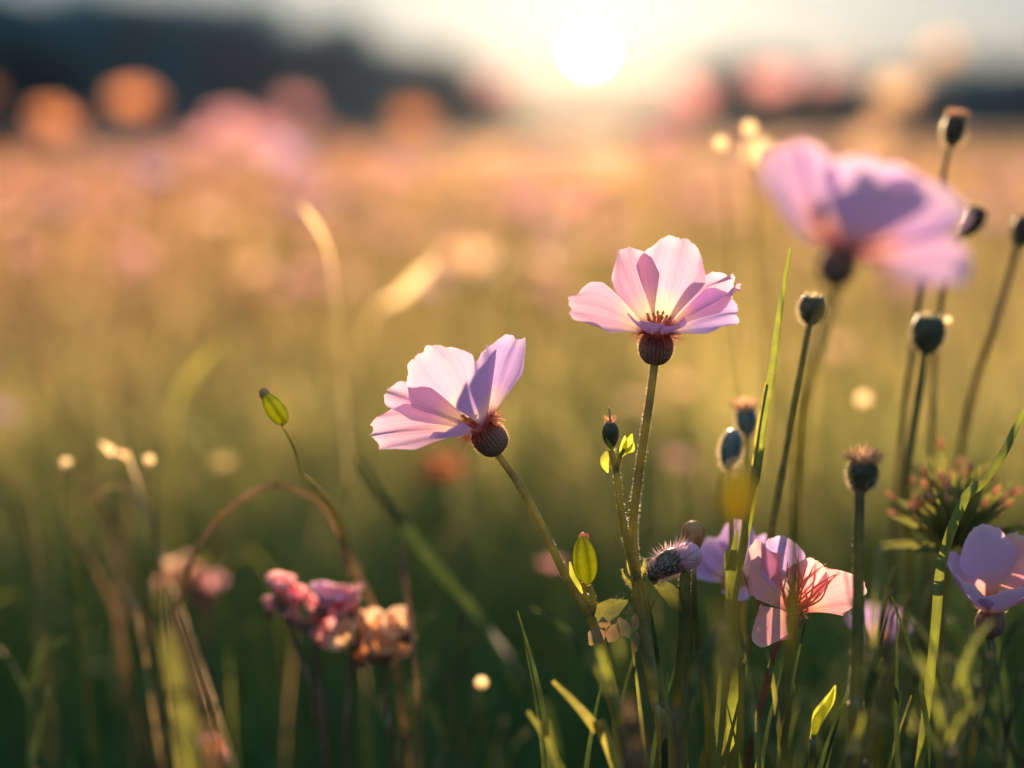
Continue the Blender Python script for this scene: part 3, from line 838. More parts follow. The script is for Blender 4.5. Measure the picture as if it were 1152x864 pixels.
mb = MB(); ribbon(mb, [P(771, 690, .461), P(756, 668, .458), P(734, 655, .456)], [.0015, .006, .005, .0006], 16, 0, UP, .4); build('leaf', mb, M['stem_dark'], t)

t0 = to_ground([P(780, 622, .475), P(781, 680, .476), P(790, 760, .478), P(800, 864, .48)])
t = thing('budding_stalk', 'pale pointed straw coloured bud behind the lilac thistle bud', 'flower bud', (t0[-1].x, t0[-1].y, 0))
mb = MB(); tube(mb, t0, [.0011, .0013, .0014], 30, 8, 0, .08); build('stem', mb, M['stem_dark'], t)
mb = MB(); egg(mb, P(780, 606, .475), (-.05, 0, 1), .0034, .0120, 0, 16, 12, -.5, 7, .10); build('bud', mb, [M['straw']], t)
for k in range(6):
    mb = MB(); a = k*1.05; ctr = P(780, 615, .475) + Vector((math.cos(a)*.0026, math.sin(a)*.0026, 0))
    ribbon(mb, [ctr, ctr + UP*.004 + Vector((math.cos(a), math.sin(a), 0))*.001, ctr + UP*.0085 - Vector((math.cos(a), math.sin(a), 0))*.0012], [.0014, .0018, .0003], 8, 0, Vector((-math.sin(a), math.cos(a), 0)), .3); build('scale', mb, M['straw'], t)

def leafy_bud(label, px_path, d, mat, w, stem_mat, stem_px):
    pts = to_ground([P(x, y, d) for x, y in stem_px]); t = thing('young_leaf_shoot', label, 'shoot', (pts[-1].x, pts[-1].y, 0))
    mb = MB(); tube(mb, pts, [.0008, .0010, .0012], 24, 7); build('stem', mb, stem_mat, t)
    mb = MB(); pa, fr = ribbon(mb, [P(x, y, d) for x, y in px_path], [w*.3, w, w*.8, w*.1], 14, 0, RIGHT, .5); build('leaf', mb, mat, t)
    mb = MB(); ribbon(mb, [P(x-2, y+2, d+.001) for x, y in px_path], [w*.3, w*.8, w*.5, w*.08], 14, 0, RIGHT, -.6); build('leaf', mb, mat, t)
    return t
leafy_bud('bright yellow green folded leaf tip standing alone near the bottom right', [(915, 828), (922, 806), (934, 788), (940, 771)], .45, M['lime'], .0042, M['stem_dark'], [(915, 826), (913, 850), (912, 875)])

# yellow green seed pod, left
t0 = to_ground([P(317, 478, .475), P(331, 505, .485), P(338, 530, .495), P(352, 545, .505), P(372, 570, .515), P(384, 592, .53), P(392, 640, .55), P(402, 720, .58)])
t = thing('seed_pod_stalk', 'small yellow green seed pod nodding on a thin curved stalk at the left', 'seed pod', (t0[-1].x, t0[-1].y, 0))
mb = MB(); tube(mb, t0, [.0003, .0004, .0009, .0008, .0006, .0006], 50, 8, 0, .1); build('stem', mb, M['stem'], t)
mb = MB(); egg(mb, P(309, 460, .475), (-.55, 0, .85), .0030, .0125, 0, 14, 12, .15, 5, .12); pod = build('pod', mb, M['bud_lime'], t)
mb = MB(); egg(mb, P(298, 444, .475), (-.4, 0, .9), .0017, .0048, 0, 10, 8, 0, 4, .1); fuzz_path = None; build('cap', mb, M['straw'], pod)
mb = MB(); fringe(mb, P(318, 474, .475), (.5, 0, -.85), .0012, 14, .003, 3, 0, 10, 90, .0002); build('sepals', mb, M['straw'], pod)

# ------------------------------------------------------------------ other flowers round the two in focus
def simple_plant(label, head_px, d, axis, r, petals, mat, stem_px, stem_mat, rad, seed, name='flowering_plant', cat='flower', group=None, calyx='calyx', stam=0):
    hp = P(*head_px, d); z = Vector(axis).normalized()
    pts = to_ground([hp - z*r*.9] + [P(x, y, d + (q[0] if q else 0)) for (x, y, *q) in stem_px])
    t = thing(name, label, cat, (pts[-1].x, pts[-1].y, 0), group)
    mb = MB(); path, fr = tube(mb, pts, rad, 40, 8, 0, .06); build('stem', mb, stem_mat, t)
    mb = MB(); lathe(mb, hp, z, GLOBE(r), 22, 0, 9, .03); fringe(mb, hp + z*r*.8, z, r*.8, 60, r*.7, seed, 1, 30, 110)
    hd = build('flower_head', mb, [M[calyx], M['hair_red']], t)
    for k, pr in enumerate(petals):
        pr = dict(pr); m = pr.pop('mat', mat); mb = MB(); petal(mb, hp + z*r*.75, z, seed=seed + k*1.71, **pr); build('petal', mb, m, hd)
    if stam: stamens(hd, hp + z*r*.8, z, stam, r*1.5, 40, seed)
    return t

# large violet flower near the lens
simple_plant('large blurred violet flower near the lens, upper right', (942, 300), .352, (.20, -.16, .96), .0048, [
    dict(az=192, th0=64, th1=46, L=.0310, W=.0320, cup=.28, ruffle=.03, roundness=.2, roll=-.55),
    dict(az=150, th0=40, th1=30, L=.0290, W=.0260, cup=.25, ruffle=.03, roundness=.2),
    dict(az=292, th0=46, th1=18, L=.0260, W=.0290, cup=.28, ruffle=.03, roundness=.2),
    dict(az=60, th0=42, th1=30, L=.0280, W=.0260, cup=.25, ruffle=.03, roundness=.2),
    dict(az=10, th0=58, th1=46, L=.0310, W=.0280, cup=.28, ruffle=.04, roundness=.2, roll=.3),
    dict(az=338, th0=84, th1=82, L=.0300, W=.0230, cup=.30, ruffle=.05, roll=.5),
], M['petal_c'], [(938, 330), (926, 365), (912, 420), (902, 470, .01), (896, 560, .02), (890, 700, .03)], M['stem'], [.0013, .0014, .0016], 31, stam=14)

# rose flower with tangled red stamens, lower right
E = simple_plant('rose pink flower opened flat with a tangle of red filaments, lower right', (893, 694), .47, (.10, -.45, .88), .0034, [
    dict(az=166, th0=58, th1=22, L=.0290, W=.0210, cup=.25, ruffle=.05, skew=-.1, roundness=.5, roll=-.3),
    dict(az=120, th0=50, th1=36, L=.0250, W=.0190, cup=.25, ruffle=.06, mat=M['petal_b']),
    dict(az=4, th0=48, th1=62, L=.0235, W=.0165, cup=.25, ruffle=.06, roll=.4, roundness=.45),
    dict(az=222, th0=78, th1=122, L=.0190, W=.0130, cup=.25, ruffle=.05, roll=-.5, roundness=.62, notch=.01),
    dict(az=60, th0=26, th1=30, L=.0180, W=.0140, cup=.35, ruffle=.08),
], M['petal_e'], [(872, 730), (862, 770), (850, 820), (840, 864)], M['stem_red'], [.0010, .0011, .0012], 41)
rnd = random.Random(5)
mb = MB()
c0 = P(893, 690, .468)
for k in range(32):
    a = rnd.uniform(-.35, .85); L = rnd.uniform(.007, .021)
    d1 = (RIGHT*(math.sin(a)) + UP*math.cos(a) + FWD*rnd.uniform(-.5, .2)).normalized()
    e = c0 + d1*L
    m = c0.lerp(e, .5) + Vector((rnd.uniform(-1, 1), rnd.uniform(-1, 1), rnd.uniform(-1, 1)))*.0030
    tube(mb, [c0 + Vector((rnd.uniform(-1, 1), rnd.uniform(-1, 1), 0))*.002, m, e], [.0003, .00035, .0003, .0001], 10, 6)
build('filaments', mb, M['hair_red'], [o for o in E.children if o.name.startswith('flower_head')][0])

# lilac flower half hidden behind the stalks, left of the rose one
simple_plant('lilac flower half hidden behind the crossing stalks, lower right centre', (828, 664), .505, (-.1, -.3, .95), .0042, [
    dict(az=180, th0=60, th1=66, L=.0185, W=.0170, cup=.3, ruffle=.08), dict(az=140, th0=40, th1=40, L=.0180, W=.0150, cup=.3, ruffle=.06),
    dict(az=70, th0=25, th1=18, L=.0230, W=.0140, cup=.3, ruffle=.06), dict(az=20, th0=45, th1=50, L=.020, W=.015, cup=.3, ruffle=.07), dict(az=270, th0=80, th1=80, L=.012, W=.012, cup=.3, ruffle=.07)],
    M['petal_b'], [(830, 720), (828, 864)], M['stem_dark'], [.0012, .0014], 47, stam=8)

# violet flower cut by the right edge
simple_plant('violet cup flower cut by the right edge near the bottom corner', (1114, 700), .475, (-.06, -.22, .97), .0048, [
    dict(az=160, th0=42, th1=30, L=.0260, W=.0150, cup=.30, ruffle=.06, notch=.06, roundness=.2),
    dict(az=104, th0=22, th1=6, L=.0300, W=.0210, cup=.28, ruffle=.05),
    dict(az=40, th0=36, th1=30, L=.0280, W=.0200, cup=.28, ruffle=.05, mat=M['petal_e']),
    dict(az=350, th0=50, th1=45, L=.0270, W=.0200, cup=.28, ruffle=.05),
    dict(az=205, th0=52, th1=16, L=.0220, W=.0190, cup=.30, ruffle=.05),
    dict(az=285, th0=50, th1=14, L=.0200, W=.0200, cup=.30, ruffle=.05),
], M['petal_c'], [(1116, 740), (1104, 790), (1090, 864)], M['stem_dark'], [.0013, .0016], 53, stam=10)

# low violet blur behind the stalks
simple_plant('small shaded violet flower low behind the stalks at the bottom right', (985, 728), .60, (0, -.3, 1), .0040, [
    dict(az=a_, th0=50, th1=45, L=.0150, W=.0150, cup=.3, ruffle=.06) for a_ in (170, 110, 50, 350, 290, 230)], M['petal_c'], [(980, 780), (978, 864)], M['stem_dark'], [.0013], 57)

# cluster of small pink florets, left of the leaning flower
def cluster(label, items, d, stems, seed, name='flower_cluster', rr=.0042):
    rnd = random.Random(seed)
    pts0 = to_ground([P(x, y, d) for x, y in stems[0]])
    t = thing(name, label, 'flower cluster', (pts0[-1].x, pts0[-1].y, 0))
    mb = MB()
    tube(mb, pts0, [.0014, .0016, .0018], 26, 8)
    for s in stems[1:]: tube(mb, to_ground([P(x, y, d) for x, y in s]), [.0010, .0013, .0015], 26, 8)
    build('stem', mb, M['brown'], t)
    for (px, py, sz, matn) in items:
        mb = MB(); c = P(px, py, d + rnd.uniform(-.006, .006))
        ax = Vector((rnd.uniform(-.5, .5), rnd.uniform(-.5, .1), rnd.uniform(.5, 1))).normalized()
        n = rnd.randint(4, 6)
        for k in range(n):
            petal(mb, c, ax, 360*k/n + rnd.uniform(-20, 20), rnd.uniform(10, 30), rnd.uniform(45, 85), sz, sz*.95, .45, .06, .02, rnd.uniform(0, 50), 9, 9, .0006)
        egg(mb, c - ax*sz*.05, ax, sz*.28, sz*.7, 1, 10, 8)
        build('floret', mb, [M[matn], M['calyx']], t)
    return t
cluster('ragged cluster of pink and apricot florets low at the left', [
    (314, 674, .0105, 'petal_e'), (328, 684, .0094, 'petal_e'), (304, 690, .0068, 'petal_e'), (336, 700, .0081, 'petal_e'), (352, 704, .0115, 'petal_e'), (362, 686, .0108, 'petal'), (374, 716, .0108, 'petal_far'),
    (386, 694, .0122, 'petal_e'), (402, 692, .0122, 'petal_e'), (412, 712, .0108, 'petal_cream'), (398, 724, .0101, 'petal_cream'), (420, 738, .0108, 'petal_cream'), (436, 736, .0115, 'petal_cream'), (440, 722, .0094, 'petal_cream'), (456, 714, .0108, 'petal_cream'), (404, 744, .0081, 'petal_cream'), (356, 724, .0068, 'petal_e')],
    .53, [[(352, 706), (358, 760), (368, 864)], [(430, 740), (436, 800), (442, 864)], [(398, 716), (392, 780), (388, 864)], [(318, 684), (338, 740), (360, 820)]], 61)
cluster('blurred cream and pink flower with a thick stem at the lower left', [(206, 652, .0130, 'petal_cream'), (222, 664, .0130, 'petal_cream'), (236, 668, .0110, 'petal_e'), (196, 660, .0090, 'petal_cream'), (230, 682, .0100, 'petal_e')],
        .66, [[(212, 668), (206, 740), (200, 864)], [(228, 676), (232, 760), (236, 864)]], 63)
cluster('dim red flower at the bottom edge, lower left', [(232, 846, .0075, 'petal_e'), (244, 850, .0070, 'petal_orange'), (238, 858, .0075, 'petal_e')], .58, [[(238, 850), (238, 880)]], 65)
cluster('soft orange flower just behind and below the leaning pink flower', [(484, 530, .0130, 'petal_orange'), (498, 534, .0130, 'petal_orange'), (490, 540, .012, 'petal_orange')], .90, [[(492, 540), (510, 600), (524, 700)]], 67)

# bushy head of pink tipped bracts, right
def tuft_plant(label, base_px, d, spread, n, stems, seed):
    rnd = random.Random(seed)
    pts0 = to_ground([P(x, y, d) for x, y in stems[0]]); t = thing('bushy_seed_head', label, 'seed head', (pts0[-1].x, pts0[-1].y, 0))
    mb = MB()
    for s in stems: tube(mb, to_ground([P(x, y, d) for x, y in s]), [.0020, .0020, .0022], 26, 8, 0, .12)
    build('stem', mb, M['stem_dark'], t)
    b0 = P(*base_px, d)
    for k in range(n):
        a = R(rnd.gauss(0, 44)); q = rnd.uniform(-1, 1); L = rnd.uniform(.55, 1.05)*spread
        dirv = (RIGHT*math.sin(a) + UP*math.cos(a)*.85 + FWD*q*.7).normalized()
        s = b0 + dirv*L*.15; e = s + dirv*L; m = s.lerp(e, .5) + UP*L*.06
        mb = MB(); ribbon(mb, [s, m, e], [.0010, .0026, .0022, .0005], 12, 0, dirv.cross(FWD), .4, .5)
        lf = build('bract', mb, M['stem_dark'], t)
        if rnd.random() < .45:
            mb = MB(); egg(mb, e, dirv, .0010, .0050, 0, 8, 8, .2, 4, .1); build('tip', mb, M['fluff'] if rnd.random() < .92 else M['hair_red'], lf)
    return t
tuft_plant('bushy green head of bracts with pink tips, right of the straight dark stalk', (1074, 622), .505, .028, 90, [[(1066, 622), (1056, 680), (1046, 760), (1040, 864)], [(1060, 630), (1036, 700), (1020, 790), (1005, 864)]], 71)
tuft_plant('sparser brown bracts behind the bushy pink tipped head', (1062, 575), .54, .024, 16, [[(1060, 580), (1060, 700), (1058, 864)]], 73)

# ------------------------------------------------------------------ grass blades and stalks one can tell apart
def blade(label, pts, w, mat, group=None, twist=.3, fold=.35, name='grass_blade', fz=0, cat='grass blade'):
    pp = to_ground([P(x, y, d) for x, y, d in pts])
    mb = MB(); o = Vector((pp[-1].x, pp[-1].y, 0))
    w = list(w) if w[0] > w[-1] else list(w)[::-1]
    if w[-1] > .0012: w[-1] = .0012
    path, fr = ribbon(mb, pp[::-1], w, 50, 0, RIGHT, fold, twist)
    if fz: fuzz(mb, path, fr, .0006, fz, .0009, 1)
    ob = build(name, mb, [M[mat], M['hair']])
    ob.data.transform(Matrix.Translation(-o)); ob.location = o
    return tag(ob, label, cat, group)
blade('tall folded grass stalk rising beside the blue green bud pair', [(890, 279, .452), (880, 340, .453), (871, 410, .454), (860, 480, .455), (851, 540, .456), (838, 610, .457), (826, 670, .458), (815, 760, .46), (806, 864, .46)], [.004, .0032, .0034, .0032, .003, .0026, .0010], 'blade', fold=.7, fz=500)
blade('thinner grass stalk hugging the tall folded one', [(862, 430, .458), (853, 480, .458), (846, 540, .459), (836, 600, .46), (822, 690, .462), (812, 790, .464)], [.0022, .002, .002, .0016, .0008], 'stem')
blade('short bright green blade pointing down past the lilac flower', [(830, 596, .448), (823, 640, .449), (824, 672, .45)], [.003, .0042, .004, .0036], 'blade', fold=.4)
blade('green blade arching in from the right edge over the bushy head', [(1165, 440, .455), (1148, 475, .456), (1128, 515, .457), (1105, 545, .458), (1085, 566, .459), (1060, 640, .462), (1048, 760, .465)], [.003, .003, .0034, .0036, .0034, .003, .0018], 'blade', fold=.6)
blade('thick blurred green blade slanting across the lower middle', [(402, 515, .37), (430, 560, .37), (470, 610, .372), (505, 655, .374), (545, 700, .378), (590, 770, 0.345), (630, 864, .39)], [.0018, .0020, .0022, .0026, .0028, .0026, .0010], 'blade_dark', fold=.3)
blade('arching dry brown grass stem at the lower left', [(392, 650, .53), (384, 610, .53), (366, 572, .53), (340, 553, .53), (305, 546, .53), (266, 566, .53), (236, 596, .532), (212, 640, .535), (196, 700, .54), (186, 790, .545)], [.0016, .0018, .0020, .0022, .0024, .0024, .0020, .0012], 'brown', fold=.5)
blade('knobbly brown grass stem beside the pink floret cluster', [(384, 590, .55), (394, 625, .55), (408, 655, .55), (424, 690, .55), (440, 730, .55), (452, 800, .555)], [.0018, .0022, .0026, .0024, .0012], 'brown', fold=.5)
blade('pale yellow bent grass blade against the golden field, upper left', [(338, 228, .64), (350, 244, .64), (362, 264, .64), (371, 290, .645), (376, 330, .65), (384, 420, .66)], [.0003, .0002, .0002, .0003, .0012, .0024, .0002], 'pale_glint')
blade('soft green blade curling over at the far left', [(252, 386, .80), (232, 402, .80), (208, 432, .80), (196, 466, .805), (194, 520, .81), (196, 600, .82)], [.0005, .0005, .0006, .0010, .0026, .0040, .0004], 'stem')
blade('faint brown blade leaning right at the far left edge', [(2, 310, .75), (30, 380, .75), (62, 450, .755), (96, 520, .76), (130, 600, .77)], [.0010, .0016, .0022, .0020, .001], 'brown')
blade('bright out of focus yellow blade slanting in the field, upper middle', [(492, 290, .85), (470, 314, .85), (448, 334, .85), (424, 350, .852), (400, 420, .87)], [.0003, .0003, .0003, .0004, .0040, .0065, .0002], 'pale_glint')
blade('brown grass stem with a slim seed spike right of the floret cluster', [(452, 612, .52), (454, 640, .52), (458, 670, .52), (464, 710, .52), (470, 800, .52)], [.0014, .0014, .0016, .0020, .0038, .0010], 'brown')
blade('brown leaning blade at the lower left, half lit', [(76, 588, .62), (92, 612, .62), (110, 645, .62), (126, 680, .625), (140, 740, .63)], [.0010, .0018, .0026, .0024, .001], 'brown')
blade('small upright pale blade tip left of the cream flower', [(140, 656, .56), (148, 675, .56), (156, 698, .56), (166, 760, .565)], [.0006, .0008, .0020, .0024, .0005], 'straw')
blade('broad yellow green leaf rising under the cream flower', [(178, 668, .335), (188, 720, .335), (202, 780, .335), (214, 864, .335)], [.0035, .0040, .0030, .001], 'stem_dark')
blade('second broad olive leaf leaning right under the cream flower', [(196, 690, .34), (214, 740, .34), (232, 800, .34), (240, 864, .34)], [.0030, .0036, .0026, .001], 'brown')
# slanting blades at the bottom centre
for lab, pts, w, mt in (
    ('blurred yellow green blade crossing low behind the central stems', [(658, 730, .39), (682, 770, .39), (706, 815, .39), (724, 864, .39)], [.006, .006, .004, .002], 'blade'),
    ('orange brown blurred blade low between the two sharp stems', [(706, 782, .37), (712, 820, .37), (722, 880, .37)], [.006, .006, .004], 'brown'),
    ('olive blade slanting left at the bottom centre', [(622, 766, .43), (648, 792, .43), (672, 822, .43), (694, 864, .43)], [.0035, .0035, .003, .0015], 'stem'),
    ('dark narrow blade left of the bottom centre', [(594, 800, .42), (612, 826, .42), (630, 864, .42)], [.004, .003, .0015], 'stem_dark'),
    ('thin curled dry blade at the foot of the central stems', [(690, 816, .455), (700, 836, .455), (704, 866, .455)], [.0018, .0015, .0006], 'straw')):
    blade(lab, pts, w, mt)

# thin pale cups on added stalks, made up for dew glints: the small discs of light
def pale_glint(label, px, py, d, r):
    p = P(px, py, d); pts = to_ground([p, P(px + 3, py + 40, d), P(px + 10, py + 110, d + .01)])
    t = thing('glint_stalk', label, 'dew glint', (pts[-1].x, pts[-1].y, 0), 'dew glints on thin added stalks')
    mb = MB(); tube(mb, pts, [.0003, .0004, .0006], 20, 6); build('stem', mb, M['stem'], t)
    mb = MB(); lathe(mb, p, (.1, -.9, .3), [(r, r*.7), (r*.95, r*.2), (r*.7, -r*.3), (r*.35, -r*.55), (r*.02, -r*.6)], 16); build('pale_glint', mb, M['pale_glint'], t)
for a in (('pale dew glint shining as an oval disc between the two right hand stalks', 970, 450, .66, .0034), ('bright speck of a dew glint low in the dark grass at the bottom centre', 541, 768, .53, .0026),
          ('bright speck of a dew glint at the far left of the shaded grass', 75, 522, .58, .0023), ('bright dew glint at the end of a bent stem near the far left', 168, 518, .57, .0021),
          ('left one of three pale discs beside the violet flower', 810, 162, .62, .0030), ('topmost one of three pale discs beside the violet flower', 842, 145, .62, .0030),
          ('largest of three pale discs beside the violet flower', 850, 172, .80, .0070)):
    pale_glint(*a)
blade('short bright seed sliver glowing at the far left', [(113, 497, .58), (126, 507, .58), (140, 514, .58), (160, 560, .585)], [.0006, .0006, .0006, .0008, .0036, .0005], 'pale_glint')

# ------------------------------------------------------------------ soft flowers out in the meadow
def meadow_flower(head, size, mat, label, group, seed, parts=True, lean=None, npet=5, th=(50, 62)):
    rnd = random.Random(seed)
    h = Vector(head); base = Vector((h.x + rnd.uniform(-.04, .04), h.y + rnd.uniform(-.03, .03), 0))
    ax = Vector(lean) if lean else Vector((rnd.uniform(-.4, .4), rnd.uniform(-.5, .5), 1))
    ax.normalize()
    t = thing('meadow_flower', label, 'flower', base, group)
    mb = MB(); tube(mb, [h, h.lerp(base, .45) + Vector((rnd.uniform(-.012, .012), 0, 0)), base], [size*.03, size*.04], 8, 5)
    egg(mb, h, ax, size*.10, size*.20, 0, 8, 6); build('stem', mb, M['stem'], t)
    if parts:
        for k in range(npet):
            mb = MB(); petal(mb, h, ax, 360*k/npet + rnd.uniform(-14, 14), th[0] + rnd.uniform(-10, 10), th[1] + rnd.uniform(-10, 10), size*.5, size*.5, .3, .1, .03, seed + k, 7, 7, size*.04); build('petal', mb, mat, t)
    else:
        mb = MB()
        for k in range(npet): petal(mb, h, ax, 360*k/npet + rnd.uniform(-14, 14), th[0], th[1] + rnd.uniform(-10, 10), size*.5, size*.52, .3, .1, .03, seed + k, 5, 5, size*.04)
        build('petals', mb, mat, t)
    return t
G1 = 'blurred flowers standing out in the meadow'
spots = [
 (150, 127, 2.2, .085, 'petal_orange', 'bright orange poppy disc, upper left, the right of two before the dark trees'),
 (60, 150, 2.2, .085, 'petal_orange', 'deeper orange poppy disc, upper left, the left of two before the dark trees'),
 (-14, 110, 2.0, .035, 'petal_orange', 'dim red flower cut by the left edge before the dark trees'),
 (462, 148, 3.2, .10, 'petal_orange', 'faint orange flower before the hazy trees left of the sun'),
 (560, 108, 4.2, .13, 'petal_far', 'faint pink flower glowing left of the sun just above the field'),
 (262, 158, 2.3, .10, 'petal_far', 'rose flower topmost in the soft pink drift, left of centre'),
 (318, 190, 2.2, .09, 'petal_c', 'lilac flower at the right end of the soft pink drift'),
 (296, 172, 2.7, .11, 'petal_far', 'rose flower in the middle of the soft pink drift'),
 (226, 176, 2.6, .09, 'petal_far', 'rose flower at the left end of the soft pink drift'),
 (330, 132, 4.0, .12, 'petal_far', 'faint dusky pink flower against the dark trees above the drift'),
 (174, 208, 1.5, .050, 'petal_c', 'small mauve flower below the orange poppies'),
 (655, 238, 1.25, .038, 'petal_e', 'small pale pink flower with a red centre above the central flower'),
 (776, 124, 2.6, .10, 'petal_e', 'pink flower rising before the blue trees right of the sun'),
 (752, 174, 2.0, .075, 'petal_far', 'round pink flower under the one before the blue trees'),
 (868, 106, 2.6, .105, 'petal_e', 'lilac pink flower over the blue trees above the violet flower'),
 (930, 98, 3.6, .11, 'petal_far', 'dim pink flower between the lilac pink and the cream ones'),
 (1008, 118, 2.2, .085, 'petal_cream', 'large cream flower against the trees left of the topmost bud'),
 (984, 166, 2.0, .07, 'petal_cream', 'smaller cream flower below the large cream one'),
 (1060, 70, 3.8, .12, 'petal_cream', 'faint cream flower over the horizon near the right edge'),
 (20, 258, 1.35, .040, 'petal_cream', 'pale cream flower at the left edge of the russet field, left of two'),
 (66, 252, 1.35, .045, 'petal_cream', 'pale cream flower at the left edge of the russet field, right of two'),
 (290, 316, 1.6, .055, 'petal_cream', 'pale apricot flower in the golden grass below the pink drift'),
 (82, 350, 1.6, .040, 'petal_yellow', 'dull yellow flower in the grass at the left, below the cream pair'),
 (526, 315, 1.5, .080, 'petal_cream', 'large pale yellow flower left of the central flower'),
 (548, 298, 1.6, .055, 'petal_cream', 'cream flower overlapping the large pale yellow one'),
 (612, 420, 1.1, .022, 'petal_yellow', 'small straw coloured flower between the two sharp flowers'),
 (268, 485, .78, .016, 'petal_yellow', 'tiny yellow flower left of the seed pod'),
 (250, 528, .78, .015, 'petal_yellow', 'tiny dull yellow flower below the one by the seed pod'),
 (770, 444, 1.2, .030, 'petal_cream', 'pale flower right of the central stem in the blurred grass'),
 (620, 640, .75, .016, 'petal_e', 'dim rosy flower between the two sharp stems'),
 (760, 524, 1.0, .026, 'petal_far', 'faint rose flower behind the central stem'),
 (0, 470, 1.0, .026, 'petal_c', 'mauve flower cut by the left edge halfway down'),
 (130, 444, 1.3, .030, 'petal_orange', 'russet flower glowing faintly in the left grass'),
 (240, 256, 1.7, .060, 'petal_cream', 'peach flower blur under the left end of the pink drift'),
 (150, 296, 1.6, .050, 'petal_far', 'rosy flower blur in the russet grass at the left'),
 (402, 236, 1.9, .065, 'petal_cream', 'peach flower blur right of the bent pale blade'),
 (446, 206, 2.3, .075, 'petal_far', 'soft pink flower blur between the drift and the sun'),
 (606, 306, 1.5, .050, 'petal_cream', 'cream flower blur left of the central flower head'),
 (688, 206, 2.2, .070, 'petal_cream', 'cream flower blur right of the pale pink one with the red centre'),
 (600, 236, 1.8, .055, 'petal_far', 'pink flower blur left of the pale pink one with the red centre'),
 (556, 186, 2.6, .080, 'petal_cream', 'cream flower blur in the field under the sun, left side'),
 (822, 256, 1.7, .055, 'petal_cream', 'cream flower blur between the central and the violet flower'),
 (866, 338, 1.4, .042, 'petal_yellow', 'straw coloured flower blur behind the tall grass stalk tip'),
 (392, 336, 1.5, .045, 'petal_yellow', 'straw coloured flower blur above the leaning flower, left side'),
 (506, 250, 1.9, .060, 'petal_far', 'pink flower blur above the large pale one'),
 (716, 460, 1.1, .030, 'petal_cream', 'small cream flower blur against the central stem'),
 (1010, 330, 1.5, .045, 'petal_far', 'rosy flower blur between the dewy dark bud and the violet flower'),
 (940, 400, 1.3, .035, 'petal_cream', 'small cream flower blur between the two dark bud stalks'),
 (330, 400, 1.3, .036, 'petal_yellow', 'straw coloured flower blur above the seed pod'),
 (1110, 210, 1.6, .06, 'petal_far', 'dusky pink flower behind the two buds at the right'),
]
for k, (px, py, d, s, m, lab) in enumerate(spots):
    meadow_flower(P(px, py, d), s, M[m], lab, G1, 200 + k, True, (random.uniform(-.2, .2), .55, .85) if s > .06 else None)

rnd = random.Random(99)
KIND = (('petal_far', 'far pink flower, one of the dots that merge into the rosy band of the field'), ('petal_orange', 'far orange flower, one of the dots that merge into the russet band of the field'),
        ('petal_cream', 'far cream flower, one of the pale dots in the golden field'), ('petal_c', 'far lilac flower, one of the cool dots in the field'))
for k in range(280):
    r = math.exp(rnd.uniform(math.log(1.7), math.log(30)))
    a = R(rnd.uniform(-24, 24)); x, y = r*math.sin(a), r*math.cos(a)
    lf = rnd.random()
    kind = KIND[0] if lf < .5 else KIND[1] if (lf < .60 and x < -.05*r) else KIND[2] if lf < .88 else KIND[3]
    meadow_flower((x, y, rnd.uniform(.27, .41) + .02*min(r/10, 1)), .058*(r/2.2)**.6, M[kind[0]], kind[1], kind[1].split(',')[0].replace('flower', 'flowers') + ' scattered over the field', 500 + k, False, (rnd.uniform(-.3, .3), .3, .9))

# ------------------------------------------------------------------ leafy stems tangled along the bottom
rnd = random.Random(17)
def leafy(px, top, d, bend, seed, label, group, mat, thick=.0010, nl=4, lw=.0022):
    rn = random.Random(seed)
    n = 5; pts = []
    for k in range(n):
        y = top + (900 - top)*k/(n-1)
        pts.append(P(px + bend*(k/(n-1))**1.5 + rn.uniform(-4, 4), y, d + rn.uniform(-.004, .004)))
    pts = to_ground(pts)
    t = thing('leafy_stem', label, 'plant', (pts[-1].x, pts[-1].y, 0), group)
    mb = MB(); path, fr = tube(mb, pts, [thick*.5, thick, thick*1.4], 40, 7, 0, .12); fuzz(mb, path, fr, thick*.9, 150, .0010, 1, 0, .7)
    build('stem', mb, [M[mat], M['hair']], t)
    for k in range(nl):
        i = int(rn.uniform(.02, .55)*len(path)); p = path[i]; a = rn.choice((-1, 1))*rn.uniform(.15, .7)
        L = rn.uniform(.016, .040); dv = (RIGHT*math.sin(a) + UP*math.cos(a) + FWD*rn.uniform(-.4, .4)).normalized()
        e = p + dv*L; m = p.lerp(e, .55) + UP*L*.12
        mb = MB(); pa, f2 = ribbon(mb, [p, m, e - UP*L*.05], [.0008, lw*rn.uniform(.5, 1), lw*.6, .0003], 12, 0, RIGHT, .5, rn.uniform(-.8, .8))
        fuzz(mb, pa, f2, .0004, 60, .0010, 1)
        build('leaf', mb, [M['blade_dark'] if (rn.random() < .9 or 'dim' in label) else M['blade'], M['hair']], t)
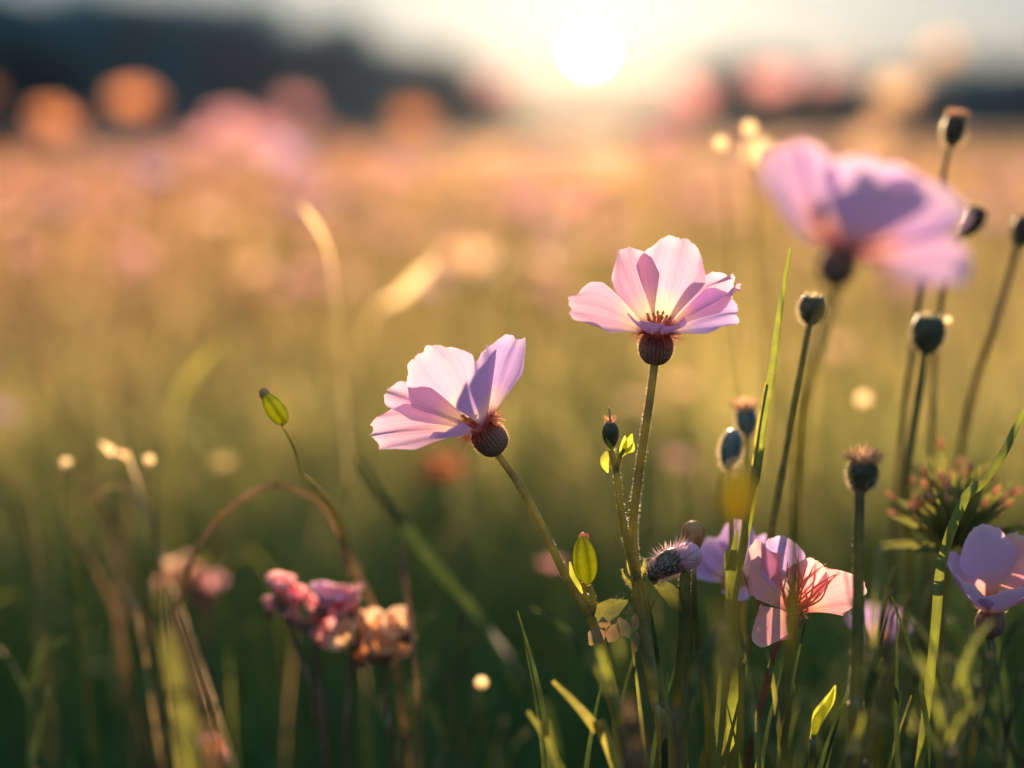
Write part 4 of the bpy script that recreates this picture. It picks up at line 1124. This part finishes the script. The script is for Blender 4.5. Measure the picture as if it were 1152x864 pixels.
for k in range(20):
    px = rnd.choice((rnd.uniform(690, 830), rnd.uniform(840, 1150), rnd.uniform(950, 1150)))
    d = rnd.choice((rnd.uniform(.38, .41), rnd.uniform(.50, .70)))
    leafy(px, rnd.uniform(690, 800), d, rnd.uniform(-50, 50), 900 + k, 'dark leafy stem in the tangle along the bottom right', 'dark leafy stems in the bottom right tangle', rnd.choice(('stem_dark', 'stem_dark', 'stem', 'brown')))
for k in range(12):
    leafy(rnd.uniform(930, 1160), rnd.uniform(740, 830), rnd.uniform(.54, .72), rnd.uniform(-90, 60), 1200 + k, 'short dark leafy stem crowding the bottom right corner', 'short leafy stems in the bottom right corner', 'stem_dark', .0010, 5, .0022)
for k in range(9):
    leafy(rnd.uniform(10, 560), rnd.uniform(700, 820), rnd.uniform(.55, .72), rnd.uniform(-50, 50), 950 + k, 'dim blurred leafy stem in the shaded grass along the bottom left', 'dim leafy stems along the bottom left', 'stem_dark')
for k in range(36):
    px = rnd.uniform(600, 1160); y0 = rnd.uniform(620, 810); d = rnd.choice((rnd.uniform(.45, .48), rnd.uniform(.52, .75))); bx = rnd.uniform(-60, 60)
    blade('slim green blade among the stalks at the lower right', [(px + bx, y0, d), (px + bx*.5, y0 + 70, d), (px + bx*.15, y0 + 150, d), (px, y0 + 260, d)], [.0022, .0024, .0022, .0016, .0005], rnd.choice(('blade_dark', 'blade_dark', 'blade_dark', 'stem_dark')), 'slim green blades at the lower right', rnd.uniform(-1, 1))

# thin arching stems tangled at the left
rnd = random.Random(23)
for k in range(16):
    x0 = rnd.uniform(0, 330); y0 = rnd.uniform(500, 720); d = rnd.uniform(.56, .80); b = rnd.choice((-1, 1))*rnd.uniform(30, 90)
    blade('thin arching stem in the blurred tangle at the lower left', [(x0 + b, y0 + rnd.uniform(0, 30), d), (x0 + b*.6, y0 - 6, d), (x0 + b*.2, y0 + 30, d), (x0, y0 + 110, d), (x0 - b*.1, y0 + 220, d)],
          [.0009, .0010, .0011, .0013, .0014, .0016, .0006], rnd.choice(('brown', 'brown', 'straw', 'stem_dark', 'blade_dark')), 'thin arching stems at the lower left', rnd.uniform(-.6, .6))
